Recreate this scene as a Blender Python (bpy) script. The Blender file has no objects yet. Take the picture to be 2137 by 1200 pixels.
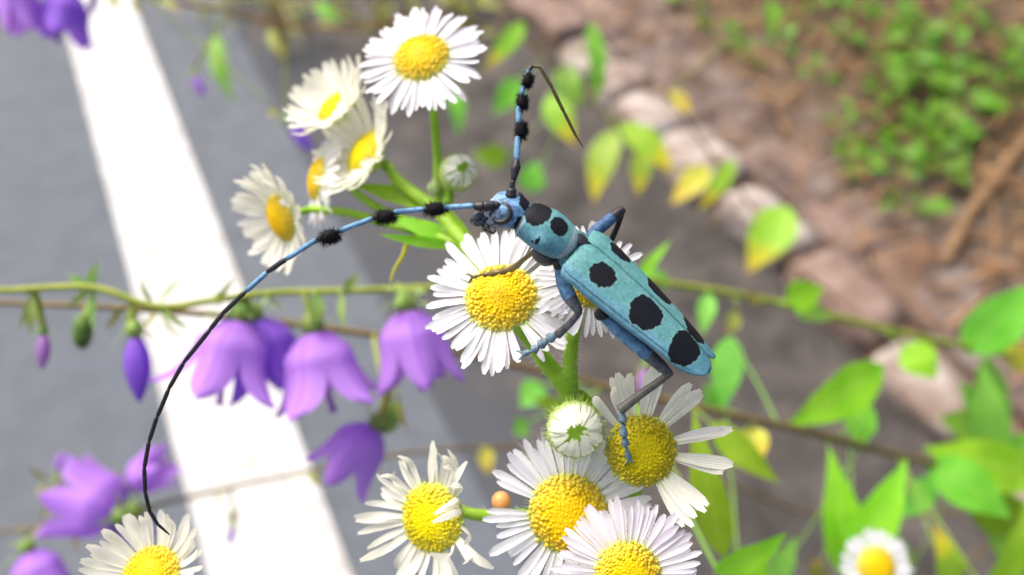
import bpy, math, random
from mathutils import Vector, Matrix, noise
random.seed(11)
RND = random.Random(5)
rad = math.radians

# ------------------------------------------------------------------ camera, sky, sun, exposure
FPX = 1677.0                      # focal length in pixels of the 2137 x 1200 photograph
PITCH = rad(47.9)
CAM_H = 0.94
sc = bpy.context.scene
COL = sc.collection
cam_d = bpy.data.cameras.new('camera'); cam = bpy.data.objects.new('camera', cam_d); COL.objects.link(cam)
cam.location = (0, 0, CAM_H); cam.rotation_euler = (math.pi/2 - PITCH, 0, 0)
cam_d.sensor_width = 36.0; cam_d.lens = 36.0*FPX/2137.0
cam_d.clip_start = 0.005; cam_d.clip_end = 400
cam_d.dof.use_dof = True; cam_d.dof.focus_distance = 0.0915; cam_d.dof.aperture_fstop = cam_d.lens/1.95
sc.camera = cam

world = bpy.data.worlds.new('World'); sc.world = world; world.use_nodes = True
wn = world.node_tree.nodes; wl = world.node_tree.links
sky = wn.new('ShaderNodeTexSky'); sky.sky_type = 'NISHITA'; sky.sun_disc = False
SUN_EL, SUN_AZ = rad(58), rad(-50)       # azimuth measured from +Y towards +X
sky.sun_elevation = SUN_EL; sky.sun_rotation = SUN_AZ
sky.air_density = 0.8; sky.dust_density = 8.0; sky.ozone_density = 1.0
wl.new(sky.outputs[0], wn['Background'].inputs[0]); wn['Background'].inputs[1].default_value = 0.12
sun_d = bpy.data.lights.new('sun', 'SUN'); sun = bpy.data.objects.new('sun', sun_d); COL.objects.link(sun)
sun_d.energy = 1.5; sun_d.angle = rad(40); sun_d.color = (1.0, 0.96, 0.9)
sdir = Vector((math.sin(SUN_AZ)*math.cos(SUN_EL), math.cos(SUN_AZ)*math.cos(SUN_EL), math.sin(SUN_EL)))
sun.rotation_euler = sdir.to_track_quat('Z', 'Y').to_euler(); sun.location = sdir*5
sc.view_settings.view_transform = 'Standard'; sc.view_settings.look = 'None'
sc.view_settings.exposure = 1.08; sc.view_settings.gamma = 1.0
sc.render.engine = 'CYCLES'; sc.cycles.use_denoising = True
sc.cycles.max_bounces = 8; sc.cycles.transparent_max_bounces = 8

# ------------------------------------------------------------------ frames
CX = Vector((1, 0, 0)); CF = Vector((0, math.cos(PITCH), -math.sin(PITCH))); CU = Vector((0, math.sin(PITCH), math.cos(PITCH)))
CB = -CF; CAM = Vector((0, 0, CAM_H))
DMAP = None
def px(u, v, d):
    if DMAP: d = DMAP(d)
    return CAM + CX*((u-1068.5)*d/FPX) - CU*((v-600)*d/FPX) + CF*d
def cv(x, y, z): return CX*x + CU*y + CB*z           # camera-axes vector
def gnd(u, v, z=0.0):
    d = CX*(u-1068.5) - CU*(v-600) + CF*FPX
    t = (z-CAM_H)/d.z
    return CAM + d*t
RD = Vector((-0.454, 0.891, 0)).normalized(); QD = Vector((RD.y, -RD.x, 0))    # along the road / across it
def rq(r, q, z=0.0): return RD*r + QD*q + Vector((0, 0, z))

# ------------------------------------------------------------------ materials
def lin(c):
    return tuple(((x/255)/12.92 if x/255 <= 0.04045 else ((x/255+0.055)/1.055)**2.4) for x in c)
class NT:
    def __init__(s, name):
        s.m = bpy.data.materials.new(name); s.m.use_nodes = True
        s.n = s.m.node_tree.nodes; s.l = s.m.node_tree.links
        s.b = s.n['Principled BSDF']; s.out = s.n['Material Output']
    def nd(s, t, **kw):
        x = s.n.new(t)
        for k, v in kw.items(): setattr(x, k, v)
        return x
    def val(s, sock, v):
        if hasattr(v, 'is_output'): s.l.new(v, sock)
        else: sock.default_value = v
    def math(s, op, a, b=0.0, c=0.0, clamp=False):
        x = s.nd('ShaderNodeMath', operation=op); x.use_clamp = clamp
        s.val(x.inputs[0], a); s.val(x.inputs[1], b)
        if len(x.inputs) > 2: s.val(x.inputs[2], c)
        return x.outputs[0]
    def coord(s, kind='Object'):
        if kind == 'World': return s.nd('ShaderNodeNewGeometry').outputs['Position']
        return s.nd('ShaderNodeTexCoord').outputs[kind]
    def noise(s, co, scale, detail=4, rough=0.55, dist=0.0):
        x = s.nd('ShaderNodeTexNoise'); s.l.new(co, x.inputs['Vector'])
        x.inputs['Scale'].default_value = scale; x.inputs['Detail'].default_value = detail
        x.inputs['Roughness'].default_value = rough; x.inputs['Distortion'].default_value = dist
        return x.outputs['Fac']
    def ramp(s, fac, stops, interp='LINEAR'):
        x = s.nd('ShaderNodeValToRGB'); x.color_ramp.interpolation = interp
        e = x.color_ramp.elements
        while len(e) < len(stops): e.new(0.5)
        for k, (p, c) in enumerate(stops):
            e[k].position = p; e[k].color = (*c, 1) if len(c) == 3 else c
        s.l.new(fac, x.inputs[0]); return x.outputs[0]
    def mix(s, fac, a, b, mode='MIX'):
        x = s.nd('ShaderNodeMix', data_type='RGBA', blend_type=mode)
        s.val(x.inputs[0], fac)
        for sock, v in ((x.inputs[6], a), (x.inputs[7], b)):
            if hasattr(v, 'is_output'): s.l.new(v, sock)
            else: sock.default_value = (*v, 1)
        return x.outputs[2]
    def base(s, c, rough=0.6, spec=0.4):
        if hasattr(c, 'is_output'): s.l.new(c, s.b.inputs['Base Color'])
        else: s.b.inputs['Base Color'].default_value = (*c, 1)
        s.val(s.b.inputs['Roughness'], rough); s.b.inputs['Specular IOR Level'].default_value = spec
    def bump(s, h, strength=0.3, dist=0.001):
        x = s.nd('ShaderNodeBump'); s.l.new(h, x.inputs['Height'])
        x.inputs['Strength'].default_value = strength; x.inputs['Distance'].default_value = dist
        s.l.new(x.outputs[0], s.b.inputs['Normal']); return x.outputs[0]
    def translucent(s, c, fac):
        t = s.nd('ShaderNodeBsdfTranslucent')
        if hasattr(c, 'is_output'): s.l.new(c, t.inputs[0])
        else: t.inputs[0].default_value = (*c, 1)
        mx = s.nd('ShaderNodeMixShader'); mx.inputs[0].default_value = fac
        s.l.new(s.b.outputs[0], mx.inputs[1]); s.l.new(t.outputs[0], mx.inputs[2])
        s.l.new(mx.outputs[0], s.out.inputs[0])
    def rnd(s): return s.nd('ShaderNodeObjectInfo').outputs['Random']

def simple(name, c1, c2, scale=800, rough=0.6, spec=0.4, bump=0.2, bd=0.0002, trans=0.0, world_co=False, detail=4):
    k = NT(name); co = k.coord('World' if world_co else 'Object')
    n = k.noise(co, scale, detail)
    c = k.ramp(n, [(0.3, c1), (0.7, c2)])
    k.base(c, rough, spec)
    if bump: k.bump(n, bump, bd)
    if trans: k.translucent(c, trans)
    return k.m

def petal_mat(name, c1, c2, ctip=None):
    k = NT(name); uv = k.nd('ShaderNodeUVMap').outputs[0]
    sx = k.nd('ShaderNodeSeparateXYZ'); k.l.new(uv, sx.inputs[0])
    n = k.noise(k.coord('Object'), 5)
    c = k.mix(k.rnd(), c1, c2)
    c = k.mix(k.ramp(sx.outputs[0], [(0.0, (1, 1, 1)), (0.25, (0, 0, 0))]), c, lin((240, 242, 205)))
    if ctip: c = k.mix(k.ramp(sx.outputs[0], [(0.6, (0, 0, 0)), (1.0, (0.6, 0.6, 0.6))]), c, ctip)
    w = k.nd('ShaderNodeTexWave'); w.bands_direction = 'Y'; w.inputs['Scale'].default_value = 1.6
    w.inputs['Distortion'].default_value = 0.6; k.l.new(uv, w.inputs['Vector'])
    k.bump(w.outputs['Fac'], 0.25, 0.0002)
    k.base(c, 0.55, 0.25); k.translucent(c, 0.45); return k.m

def leaf_mat(name, g1, g2, tip=None, trans=0.4, tip_from=0.55):
    k = NT(name); uv = k.nd('ShaderNodeUVMap').outputs[0]
    sx = k.nd('ShaderNodeSeparateXYZ'); k.l.new(uv, sx.inputs[0])
    n = k.noise(k.coord('World'), 90, 4)
    c = k.ramp(n, [(0.3, g1), (0.7, g2)])
    h = k.nd('ShaderNodeHueSaturation'); k.l.new(c, h.inputs['Color'])
    k.l.new(k.math('MULTIPLY_ADD', k.rnd(), 0.5, 0.75), h.inputs['Value'])
    k.l.new(k.math('MULTIPLY_ADD', k.rnd(), 0.04, 0.48), h.inputs['Hue'])
    c = h.outputs[0]
    if tip:
        f = k.math('ADD', sx.outputs[0], k.math('MULTIPLY', k.math('SUBTRACT', n, 0.5), 0.5))
        c = k.mix(k.ramp(f, [(tip_from, (0, 0, 0)), (tip_from+0.25, (1, 1, 1))]), c, tip[0])
        c = k.mix(k.ramp(f, [(0.85, (0, 0, 0)), (1.0, (1, 1, 1))]), c, tip[1])
    mid = k.math('ABSOLUTE', k.math('SUBTRACT', sx.outputs[1], 0.5))
    c = k.mix(k.ramp(mid, [(0.0, (0.35, 0.35, 0.35)), (0.035, (0, 0, 0))]), c, lin((190, 215, 120)))
    bl = k.noise(k.coord('World'), 420, 4, .6)
    c = k.mix(k.ramp(bl, [(.62, (0, 0, 0)), (.70, (.7, .7, .7))]), c, lin((150, 140, 50)))
    w = k.nd('ShaderNodeTexWave'); w.inputs['Scale'].default_value = 2.2; w.inputs['Distortion'].default_value = 1.0
    cb = k.nd('ShaderNodeCombineXYZ'); k.l.new(k.math('ADD', sx.outputs[0], k.math('MULTIPLY', mid, -0.8)), cb.inputs[0])
    k.l.new(cb.outputs[0], w.inputs['Vector'])
    k.bump(w.outputs['Fac'], 0.25, 0.0006)
    k.base(c, 0.45, 0.4); k.translucent(c, trans); return k.m

M = {}
M['petal'] = petal_mat('petal_white', lin((250, 250, 252)), lin((240, 238, 246)))
M['petal_pink'] = petal_mat('petal_blush', lin((250, 246, 250)), lin((246, 239, 247)))
M['petal_cream'] = petal_mat('petal_cream', lin((247, 246, 236)), lin((240, 240, 224)))
def disc_mat(name, a, b, c):
    k = NT(name); at = k.nd('ShaderNodeUVMap').outputs[0]
    sx = k.nd('ShaderNodeSeparateXYZ'); k.l.new(at, sx.inputs[0])
    n = k.noise(k.coord('Object'), 900, 2)
    f = k.math('ADD', sx.outputs[0], k.math('MULTIPLY', k.math('SUBTRACT', n, 0.5), 0.35))
    col = k.ramp(f, [(0.1, a), (0.65, b), (1.0, c)])
    k.base(col, 0.5, 0.3); k.translucent(col, 0.4); return k.m
M['disc'] = disc_mat('disc_yellow', lin((255, 208, 0)), lin((255, 226, 0)), lin((255, 244, 120)))
M['disc_lemon'] = disc_mat('disc_lemon', lin((246, 230, 0)), lin((244, 232, 0)), lin((250, 242, 110)))
M['disc_olive'] = disc_mat('disc_olive', lin((222, 206, 0)), lin((228, 212, 10)), lin((238, 228, 90)))
M['green'] = simple('stem_green', lin((128, 178, 28)), lin((158, 200, 52)), 500, 0.5, 0.4, 0.3, 0.0002, 0.15)
M['green_pale'] = simple('involucre_green', lin((170, 200, 90)), lin((205, 222, 140)), 900, 0.6, 0.3, 0.3, 0.0002, 0.25)
M['hair'] = simple('plant_hair', lin((235, 238, 220)), lin((245, 245, 235)), 900, 0.6, 0.3, 0)
M['stem_olive'] = simple('stem_olive', lin((120, 135, 40)), lin((150, 160, 60)), 300, 0.6, 0.3, 0.3, 0.0003)
M['stem_brown'] = simple('stem_brown', lin((98, 78, 52)), lin((122, 108, 62)), 220, 0.6, 0.3, 0.3, 0.0003)
M['stem_red'] = simple('stem_red', lin((150, 95, 60)), lin((150, 130, 60)), 160, 0.6, 0.3, 0.3, 0.0003)
M['leaf'] = leaf_mat('leaf_green', lin((126, 186, 24)), lin((160, 208, 50)))
M['leaf_fresh'] = leaf_mat('leaf_fresh', lin((110, 182, 42)), lin((140, 204, 72)))
M['leaf_cool'] = leaf_mat('leaf_cool', lin((112, 180, 56)), lin((142, 200, 84)))
M['leaf_tip'] = leaf_mat('leaf_yellow_tipped', lin((140, 196, 40)), lin((170, 208, 70)), (lin((226, 216, 50)), lin((206, 130, 60))))
M['leaf_yellow'] = leaf_mat('leaf_yellowing', lin((205, 208, 60)), lin((226, 220, 96)), (lin((228, 204, 70)), lin((200, 140, 80))), 0.4, 0.4)
M['leaf_olive'] = leaf_mat('leaf_olive', lin((140, 150, 60)), lin((165, 165, 80)), (lin((170, 150, 80)), lin((160, 120, 70))))
M['leaf_weed'] = leaf_mat('leaf_weed', lin((76, 130, 20)), lin((116, 166, 40)))
M['sepal'] = leaf_mat('sepal_green', lin((130, 165, 80)), lin((160, 190, 100)))
def bell_mat(name, a, b, deep):
    k = NT(name); uv = k.nd('ShaderNodeUVMap').outputs[0]
    sx = k.nd('ShaderNodeSeparateXYZ'); k.l.new(uv, sx.inputs[0])
    n = k.noise(k.coord('Object'), 200, 3)
    c = k.ramp(n, [(0.3, a), (0.7, b)])
    v = k.math('ABSOLUTE', k.math('SUBTRACT', sx.outputs[1], 0.5))
    c = k.mix(k.ramp(v, [(0.0, (0.55, 0.55, 0.55)), (0.07, (0, 0, 0))]), c, deep)
    c = k.mix(k.ramp(sx.outputs[0], [(0.0, (0.6, 0.6, 0.6)), (0.2, (0, 0, 0))]), c, deep)
    k.bump(n, 0.3, 0.0005); k.base(c, 0.5, 0.3); k.translucent(c, 0.45); return k.m
M['bell'] = bell_mat('bell_violet', lin((190, 132, 232)), lin((206, 156, 242)), lin((160, 90, 216)))
M['bell_dark'] = bell_mat('bell_deep_violet', lin((150, 98, 222)), lin((172, 120, 234)), lin((118, 66, 192)))
M['bell_pinkish'] = bell_mat('bell_mauve', lin((190, 140, 205)), lin((205, 160, 220)), lin((150, 100, 190)))
M['chitin_black'] = simple('chitin_black', (0.006, 0.006, 0.008), (0.02, 0.02, 0.024), 3000, 0.45, 0.5, 0.3, 0.00005)
M['fur_black'] = simple('fur_black', (0.004, 0.004, 0.005), (0.012, 0.012, 0.013), 3000, 0.8, 0.2, 0)
M['chitin_grey'] = simple('chitin_grey', lin((48, 51, 56)), lin((104, 107, 112)), 1800, 0.4, 0.5, 0.3, 0.00006)
M['chitin_olive'] = simple('chitin_olive', lin((92, 82, 40)), lin((120, 104, 54)), 1500, 0.4, 0.5, 0.3, 0.00006)
M['chitin_dusk'] = simple('chitin_dusk', lin((70, 70, 64)), lin((104, 102, 92)), 1500, 0.4, 0.5, 0.3, 0.00006)
M['blue'] = simple('beetle_blue', lin((58, 100, 138)), lin((122, 166, 196)), 1500, 0.6, 0.3, 0.3, 0.00006)
M['blue_dark'] = simple('beetle_dark_blue', lin((34, 58, 92)), lin((66, 104, 142)), 1600, 0.55, 0.3, 0.3, 0.00006)
M['tarsus'] = simple('tarsus_pale_blue', lin((74, 98, 112)), lin((136, 160, 170)), 2200, .6, .3, .2, .00005)
M['orange'] = simple('gall_orange', lin((232, 160, 90)), lin((246, 186, 120)), 700, 0.45, 0.4, 0.2, 0.0002, 0.2)

# ------------------------------------------------------------------ object helpers
W = {}
def mesh(name, verts, faces, mats, fm=None, uvs=None, smooth=True):
    me = bpy.data.meshes.new(name); me.from_pydata([tuple(v) for v in verts], [], faces)
    for m in (mats if isinstance(mats, (list, tuple)) else [mats]): me.materials.append(m)
    if fm: me.polygons.foreach_set('material_index', fm)
    if smooth: me.polygons.foreach_set('use_smooth', [True]*len(me.polygons))
    if uvs:
        lay = me.uv_layers.new(name='UVMap')
        flat = []
        for li in me.loops: flat.extend(uvs[li.vertex_index])
        lay.data.foreach_set('uv', flat)
    me.update(); return me
def link(name, data, parent=None, mat4=None):
    o = bpy.data.objects.new(name, data); COL.objects.link(o)
    mw = mat4 or Matrix.Identity(4); W[o.name] = mw
    if parent: o.parent = parent; o.matrix_basis = W[parent.name].inverted() @ mw
    else: o.matrix_basis = mw
    return o
def tag(o, label=None, cat=None, group=None, kind=None):
    if label: o['label'] = label
    if cat: o['category'] = cat
    if group: o['group'] = group
    if kind: o['kind'] = kind
    return o
def empty(name, loc): return link(name, None, None, Matrix.Translation(loc))
def part(name, geo, mats, parent, origin=None, kind=None):
    """geo = (verts, faces[, face mats, uvs]) in world space -> child mesh with its own origin"""
    vs, fs = geo[0], geo[1]; fm = geo[2] if len(geo) > 2 else None; uv = geo[3] if len(geo) > 3 else None
    o0 = Vector(origin) if origin is not None else vs[0].copy()
    me = mesh(name, [v-o0 for v in vs], fs, mats, fm, uv)
    o = link(name, me, parent, Matrix.Translation(o0))
    if kind: o['kind'] = kind
    return o
def merge(*geos):
    V, F, FM, UV = [], [], [], []
    for g in geos:
        n = len(V); V += list(g[0]); F += [tuple(i+n for i in f) for f in g[1]]
        FM += list(g[2]) if len(g) > 2 and g[2] else [0]*len(g[1])
        UV += list(g[3]) if len(g) > 3 and g[3] else [(0, 0)]*len(g[0])
    return V, F, FM, UV
def catmull(pts, per=8):
    """pts: list of (Vector, radius); returns smoothed list"""
    out = []
    n = len(pts)
    for i in range(n-1):
        p0 = pts[max(i-1, 0)]; p1 = pts[i]; p2 = pts[i+1]; p3 = pts[min(i+2, n-1)]
        for k in range(per):
            t = k/per
            def h(a, b, c, d): return 0.5*((2*b)+(c-a)*t+(2*a-5*b+4*c-d)*t*t+(3*b-a-3*c+d)*t**3)
            out.append((h(p0[0], p1[0], p2[0], p3[0]), p1[1]+(p2[1]-p1[1])*t))
    out.append(pts[-1]); return out
def tube(path, sides=8, mat=0, cap=True):
    V, F = [], []
    n = len(path); t0 = (path[1][0]-path[0][0]).normalized()
    a = t0.orthogonal().normalized()
    for i in range(n):
        t = (path[min(i+1, n-1)][0]-path[max(i-1, 0)][0]).normalized()
        a = (a - t*a.dot(t)).normalized(); b = t.cross(a)
        for k in range(sides):
            an = 2*math.pi*k/sides
            V.append(path[i][0] + (a*math.cos(an)+b*math.sin(an))*path[i][1])
    for i in range(n-1):
        for k in range(sides):
            F.append((i*sides+k, i*sides+(k+1) % sides, (i+1)*sides+(k+1) % sides, (i+1)*sides+k))
    if cap:
        F.append(tuple(range(sides))[::-1]); F.append(tuple((n-1)*sides+k for k in range(sides)))
    return V, F, [mat]*len(F), [(0, 0)]*len(V)
def ellipsoid(c, ax, ay, az, nu=14, nv=9, mat=0):
    V, F = [], []
    for j in range(nv+1):
        th = math.pi*j/nv
        for k in range(nu):
            ph = 2*math.pi*k/nu
            V.append(c + ax*math.sin(th)*math.cos(ph) + ay*math.sin(th)*math.sin(ph) + az*math.cos(th))
    for j in range(nv):
        for k in range(nu):
            F.append((j*nu+k, (j+1)*nu+k, (j+1)*nu+(k+1) % nu, j*nu+(k+1) % nu))
    return V, F, [mat]*len(F), [(0, 0)]*len(V)
def P(lst): return [(px(a[0], a[1], a[2]), a[3]*a[2]/FPX) for a in lst]      # (u, v, depth, radius in photo px)
def hairs_on(path, n, length, thick, rng, mat=0, t0=0.0, t1=1.0):
    V, F = [], []
    for _ in range(n):
        i = int(rng.uniform(t0, t1)*(len(path)-2)); p, r = path[i]
        t = (path[i+1][0]-p).normalized(); a = t.orthogonal().normalized(); b = t.cross(a)
        an = rng.uniform(0, 6.283); d = a*math.cos(an)+b*math.sin(an)
        q = p + (path[i+1][0]-p)*rng.random() + d*r*0.9
        tip = q + (d + t*rng.uniform(-.5, .3))*length*rng.uniform(.5, 1.2)
        s = t*thick; k = len(V)
        V += [q-s, q+s, q+d.cross(t)*thick, tip]; F += [(k, k+1, k+3), (k+1, k+2, k+3), (k+2, k, k+3)]
    return V, F, [mat]*len(F), [(0, 0)]*len(V)

# ------------------------------------------------------------------ ground
def grid(name, q0, q1, r0, r1, nq, nr, zf, mat):
    V = []; F = []
    for j in range(nr+1):
        for i in range(nq+1):
            q = q0+(q1-q0)*i/nq; r = r0+(r1-r0)*j/nr
            V.append(rq(r, q, zf(r, q)))
    for j in range(nr):
        for i in range(nq):
            k = j*(nq+1)+i; F.append((k, k+1, k+nq+2, k+nq+1))
    o = link(name, mesh(name, V, F, mat)); o['kind'] = 'structure'; return o
def asphalt():
    k = NT('asphalt'); co = k.coord('World')
    fine = k.noise(co, 420, 3, 0.7); mid = k.noise(co, 45, 4); big = k.noise(co, 3.0, 3)
    v = k.nd('ShaderNodeTexVoronoi'); v.inputs['Scale'].default_value = 190; k.l.new(co, v.inputs['Vector'])
    c = k.ramp(fine, [(0.3, (0.08, 0.094, 0.112)), (0.7, (0.13, 0.150, 0.176))])
    c = k.mix(k.ramp(v.outputs['Distance'], [(0.0, (0.5, 0.5, 0.5)), (0.25, (0, 0, 0))]), c, (0.17, 0.19, 0.215))
    c = k.mix(k.ramp(mid, [(0.35, (0.35, 0.35, 0.35)), (0.65, (0, 0, 0))]), c, (0.085, 0.094, 0.108))
    c = k.mix(k.ramp(big, [(0.4, (0, 0, 0)), (0.7, (0.4, 0.4, 0.4))]), c, (0.13, 0.138, 0.15))
    c = k.mix(k.ramp(k.noise(co, 16, 4, .6), [(.42, (.45, .45, .45)), (.56, (0, 0, 0))]), c, (.075, .085, .1))
    k.base(c, 0.8, 0.4); k.bump(k.math('ADD', fine, v.outputs['Distance']), 0.6, 0.003); return k.m
def paint():
    k = NT('road_paint'); co = k.coord('World')
    a = k.noise(co, 28, 6, 0.65, 0.4); b = k.noise(co, 180, 4, 0.6); c0 = k.noise(co, 7, 3)
    c = k.ramp(a, [(0.30, lin((148, 144, 136))), (0.44, lin((178, 177, 173))), (0.62, lin((193, 193, 193)))])
    c = k.mix(k.ramp(b, [(0.62, (0, 0, 0)), (0.76, (0.55, 0.55, 0.55))]), c, lin((140, 135, 127)))
    v = k.nd('ShaderNodeTexVoronoi', feature='DISTANCE_TO_EDGE'); v.inputs['Scale'].default_value = 9
    mp = k.nd('ShaderNodeMix', data_type='VECTOR'); nz = k.nd('ShaderNodeTexNoise'); k.l.new(co, nz.inputs['Vector']); nz.inputs['Scale'].default_value = 14
    mp.inputs[0].default_value = 0.12; k.l.new(co, mp.inputs[4]); k.l.new(nz.outputs['Color'], mp.inputs[5]); k.l.new(mp.outputs[1], v.inputs['Vector'])
    crack = k.math('MULTIPLY', k.ramp(v.outputs['Distance'], [(0.0, (1, 1, 1)), (0.035, (0, 0, 0))]), k.ramp(c0, [(0.5, (0, 0, 0)), (0.62, (0.8, 0.8, 0.8))]))
    c = k.mix(crack, c, lin((110, 104, 94)))
    c = k.mix(k.ramp(k.noise(co, 13, 4, .6, .5), [(.52, (0, 0, 0)), (.7, (.4, .4, .4))]), c, lin((166, 164, 158)))
    k.base(c, 0.7, 0.35); k.bump(b, 0.4, 0.001); return k.m
def concrete():
    k = NT('gutter_concrete'); co = k.coord('World')
    a = k.noise(co, 14, 5, 0.62, .3); b = k.noise(co, 34, 5, 0.65); f = k.noise(co, 500, 2)
    c = k.ramp(a, [(0.34, (0.024, 0.022, 0.020)), (0.5, (0.050, 0.045, 0.041)), (0.66, (0.095, 0.082, 0.074))])
    c = k.mix(k.ramp(b, [(0.5, (0, 0, 0)), (0.75, (0.6, 0.6, 0.6))]), c, (0.05, 0.042, 0.036))
    c = k.mix(k.ramp(f, [(0.55, (0, 0, 0)), (0.8, (0.5, 0.5, 0.5))]), c, (0.16, 0.15, 0.14))
    dq = k.nd('ShaderNodeVectorMath', operation='DOT_PRODUCT'); k.l.new(co, dq.inputs[0]); dq.inputs[1].default_value = tuple(QD)
    w_ = k.math('ADD', dq.outputs['Value'], k.math('MULTIPLY', k.math('SUBTRACT', a, .5), .35))
    c = k.mix(k.ramp(w_, [(.2, (1, 1, 1)), (.42, (0, 0, 0))]), c, (.058, .063, .072))
    k.base(c, 0.85, 0.3); k.bump(f, 0.4, 0.002); return k.m
def soil():
    k = NT('verge_soil'); co = k.coord('World')
    a = k.noise(co, 11, 6, 0.62, 0.6); b = k.noise(co, 130, 5, 0.6)
    c = k.ramp(a, [(0.3, (0.022, 0.017, 0.010)), (0.46, (0.06, 0.044, 0.026)), (0.6, (0.115, 0.082, 0.05)), (0.75, (0.15, 0.118, 0.085))])
    c = k.mix(k.ramp(b, [(0.5, (0, 0, 0)), (0.72, (0.6, 0.6, 0.6))]), c, (0.25, 0.18, 0.12))
    dq = k.nd('ShaderNodeVectorMath', operation='DOT_PRODUCT'); k.l.new(co, dq.inputs[0]); dq.inputs[1].default_value = tuple(QD)
    w_ = k.math('ADD', k.math('MULTIPLY', dq.outputs['Value'], .5), k.math('MULTIPLY', k.math('SUBTRACT', a, .5), .2))
    sand = k.ramp(k.noise(co, 20, 5, .65, .4), [(.34, (.075, .05, .04)), (.5, (.15, .112, .095)), (.66, (.23, .19, .17))])
    c = k.mix(k.ramp(w_, [(.5, (1, 1, 1)), (.58, (0, 0, 0))]), c, sand)
    k.base(c, 0.9, 0.2); k.bump(b, 0.8, 0.006); return k.m
def stone(name, a, b, c):
    k = NT(name); co = k.coord('World')
    n = k.noise(co, 26, 6, 0.65, 0.3); m = k.noise(co, 9, 4)
    col = k.ramp(n, [(0.32, a), (0.5, b), (0.68, c)])
    col = k.mix(k.ramp(m, [(0.5, (0, 0, 0)), (0.66, (0.75, 0.75, 0.75))]), col, (0.15, 0.1, 0.07))
    k.base(col, 0.85, 0.3); k.bump(n, 0.6, 0.004); return k.m
def nz(v, s): return noise.noise(v*s)
grid('ground', -60, 60, -60, 60, 2, 2, lambda r, q: -0.03, soil())
grid('road', -7.0, 0.19, -25, 25, 2, 2, lambda r, q: 0.0, asphalt())
grid('road_line', -0.146, 0.006, -25, 25, 1, 1, lambda r, q: 0.004, paint())
grid('gutter', 0.1905, 0.785, -25, 25, 6, 60, lambda r, q: -0.003-0.012*math.sin(min(1, (q-0.1905)/0.595)*math.pi), concrete())
VERGE_Z = lambda r, q: 0.040 - 0.16*max(0, .93-q) + min(max(q-0.98, 0), 1.2)*0.09 + 0.018*nz(Vector((r, q, 0.3)), 6.0) + 0.010*nz(Vector((r, q, 1.3)), 17.0)
grid('kerb_bed', 0.79, 0.925, -1.6, 4.6, 6, 60, lambda r, q: 0.018+0.006*nz(Vector((r, q, 0)), 20), stone('kerb_mortar', lin((84, 66, 54)), lin((106, 86, 72)), lin((126, 106, 92))))
grid('verge', 0.87, 4.0, -1.6, 4.6, 70, 140, VERGE_Z, soil())
kerb = tag(link('kerb', None), kind='structure')
st = [stone('kerb_pale', lin((116, 100, 92)), lin((150, 138, 130)), lin((184, 178, 172))),
      stone('kerb_pink', lin((104, 84, 75)), lin((124, 104, 94)), lin((146, 128, 118))),
      stone('kerb_brown', lin((84, 62, 50)), lin((108, 84, 68)), lin((128, 104, 88)))]
rk = random.Random(3)
def kerb_stone(r0, r1, q0, q1, h, m):
    nu, nv, nw = 5, 4, 3
    V = []; F = []; idx = {}
    seed = rk.uniform(0, 50)
    def add(i, j, k):
        if (i, j, k) in idx: return idx[i, j, k]
        x, y, z = i/nu*2-1, j/nv*2-1, k/nw*2-1
        rr = 1-0.035*(abs(x*y)**2+abs(y*z)**2+abs(x*z)**2)
        p = rq((r0+r1)/2+(r1-r0)/2*x*rr, (q0+q1)/2+(q1-q0)/2*y*rr, h/2-0.012+(h/2+0.012)*z*rr)
        n = noise.noise_vector(p*11+Vector((seed, 0, 0)))*0.012
        V.append(p+n); idx[i, j, k] = len(V)-1; return idx[i, j, k]
    for i in range(nu):
        for j in range(nv):
            for k in (0, nw): F.append((add(i, j, k), add(i+1, j, k), add(i+1, j+1, k), add(i, j+1, k))[::1 if k else -1])
    for i in range(nu):
        for k in range(nw):
            for j in (0, nv): F.append((add(i, j, k), add(i+1, j, k), add(i+1, j, k+1), add(i, j, k+1))[::-1 if j else 1])
    for j in range(nv):
        for k in range(nw):
            for i in (0, nu): F.append((add(i, j, k), add(i, j+1, k), add(i, j+1, k+1), add(i, j, k+1))[::1 if i else -1])
    part('kerb_stone', (V, F), m, kerb)
r = -0.7
while r < 3.6:
    L = rk.uniform(0.10, 0.2)
    kerb_stone(r, r+L-rk.uniform(.006, .03), 0.765+rk.uniform(-.01, .012), 0.868+rk.uniform(-.01, .0), rk.uniform(.02, .05), st[0 if rk.random() < .62 else 1])
    r += L
r = -0.7
while r < 3.6:
    L = rk.uniform(0.14, 0.28)
    kerb_stone(r, r+L-0.006, 0.872, 1.0+rk.uniform(-.03, .03), rk.uniform(.026, .046), st[1 if rk.random() < .6 else 2])
    r += L

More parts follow.
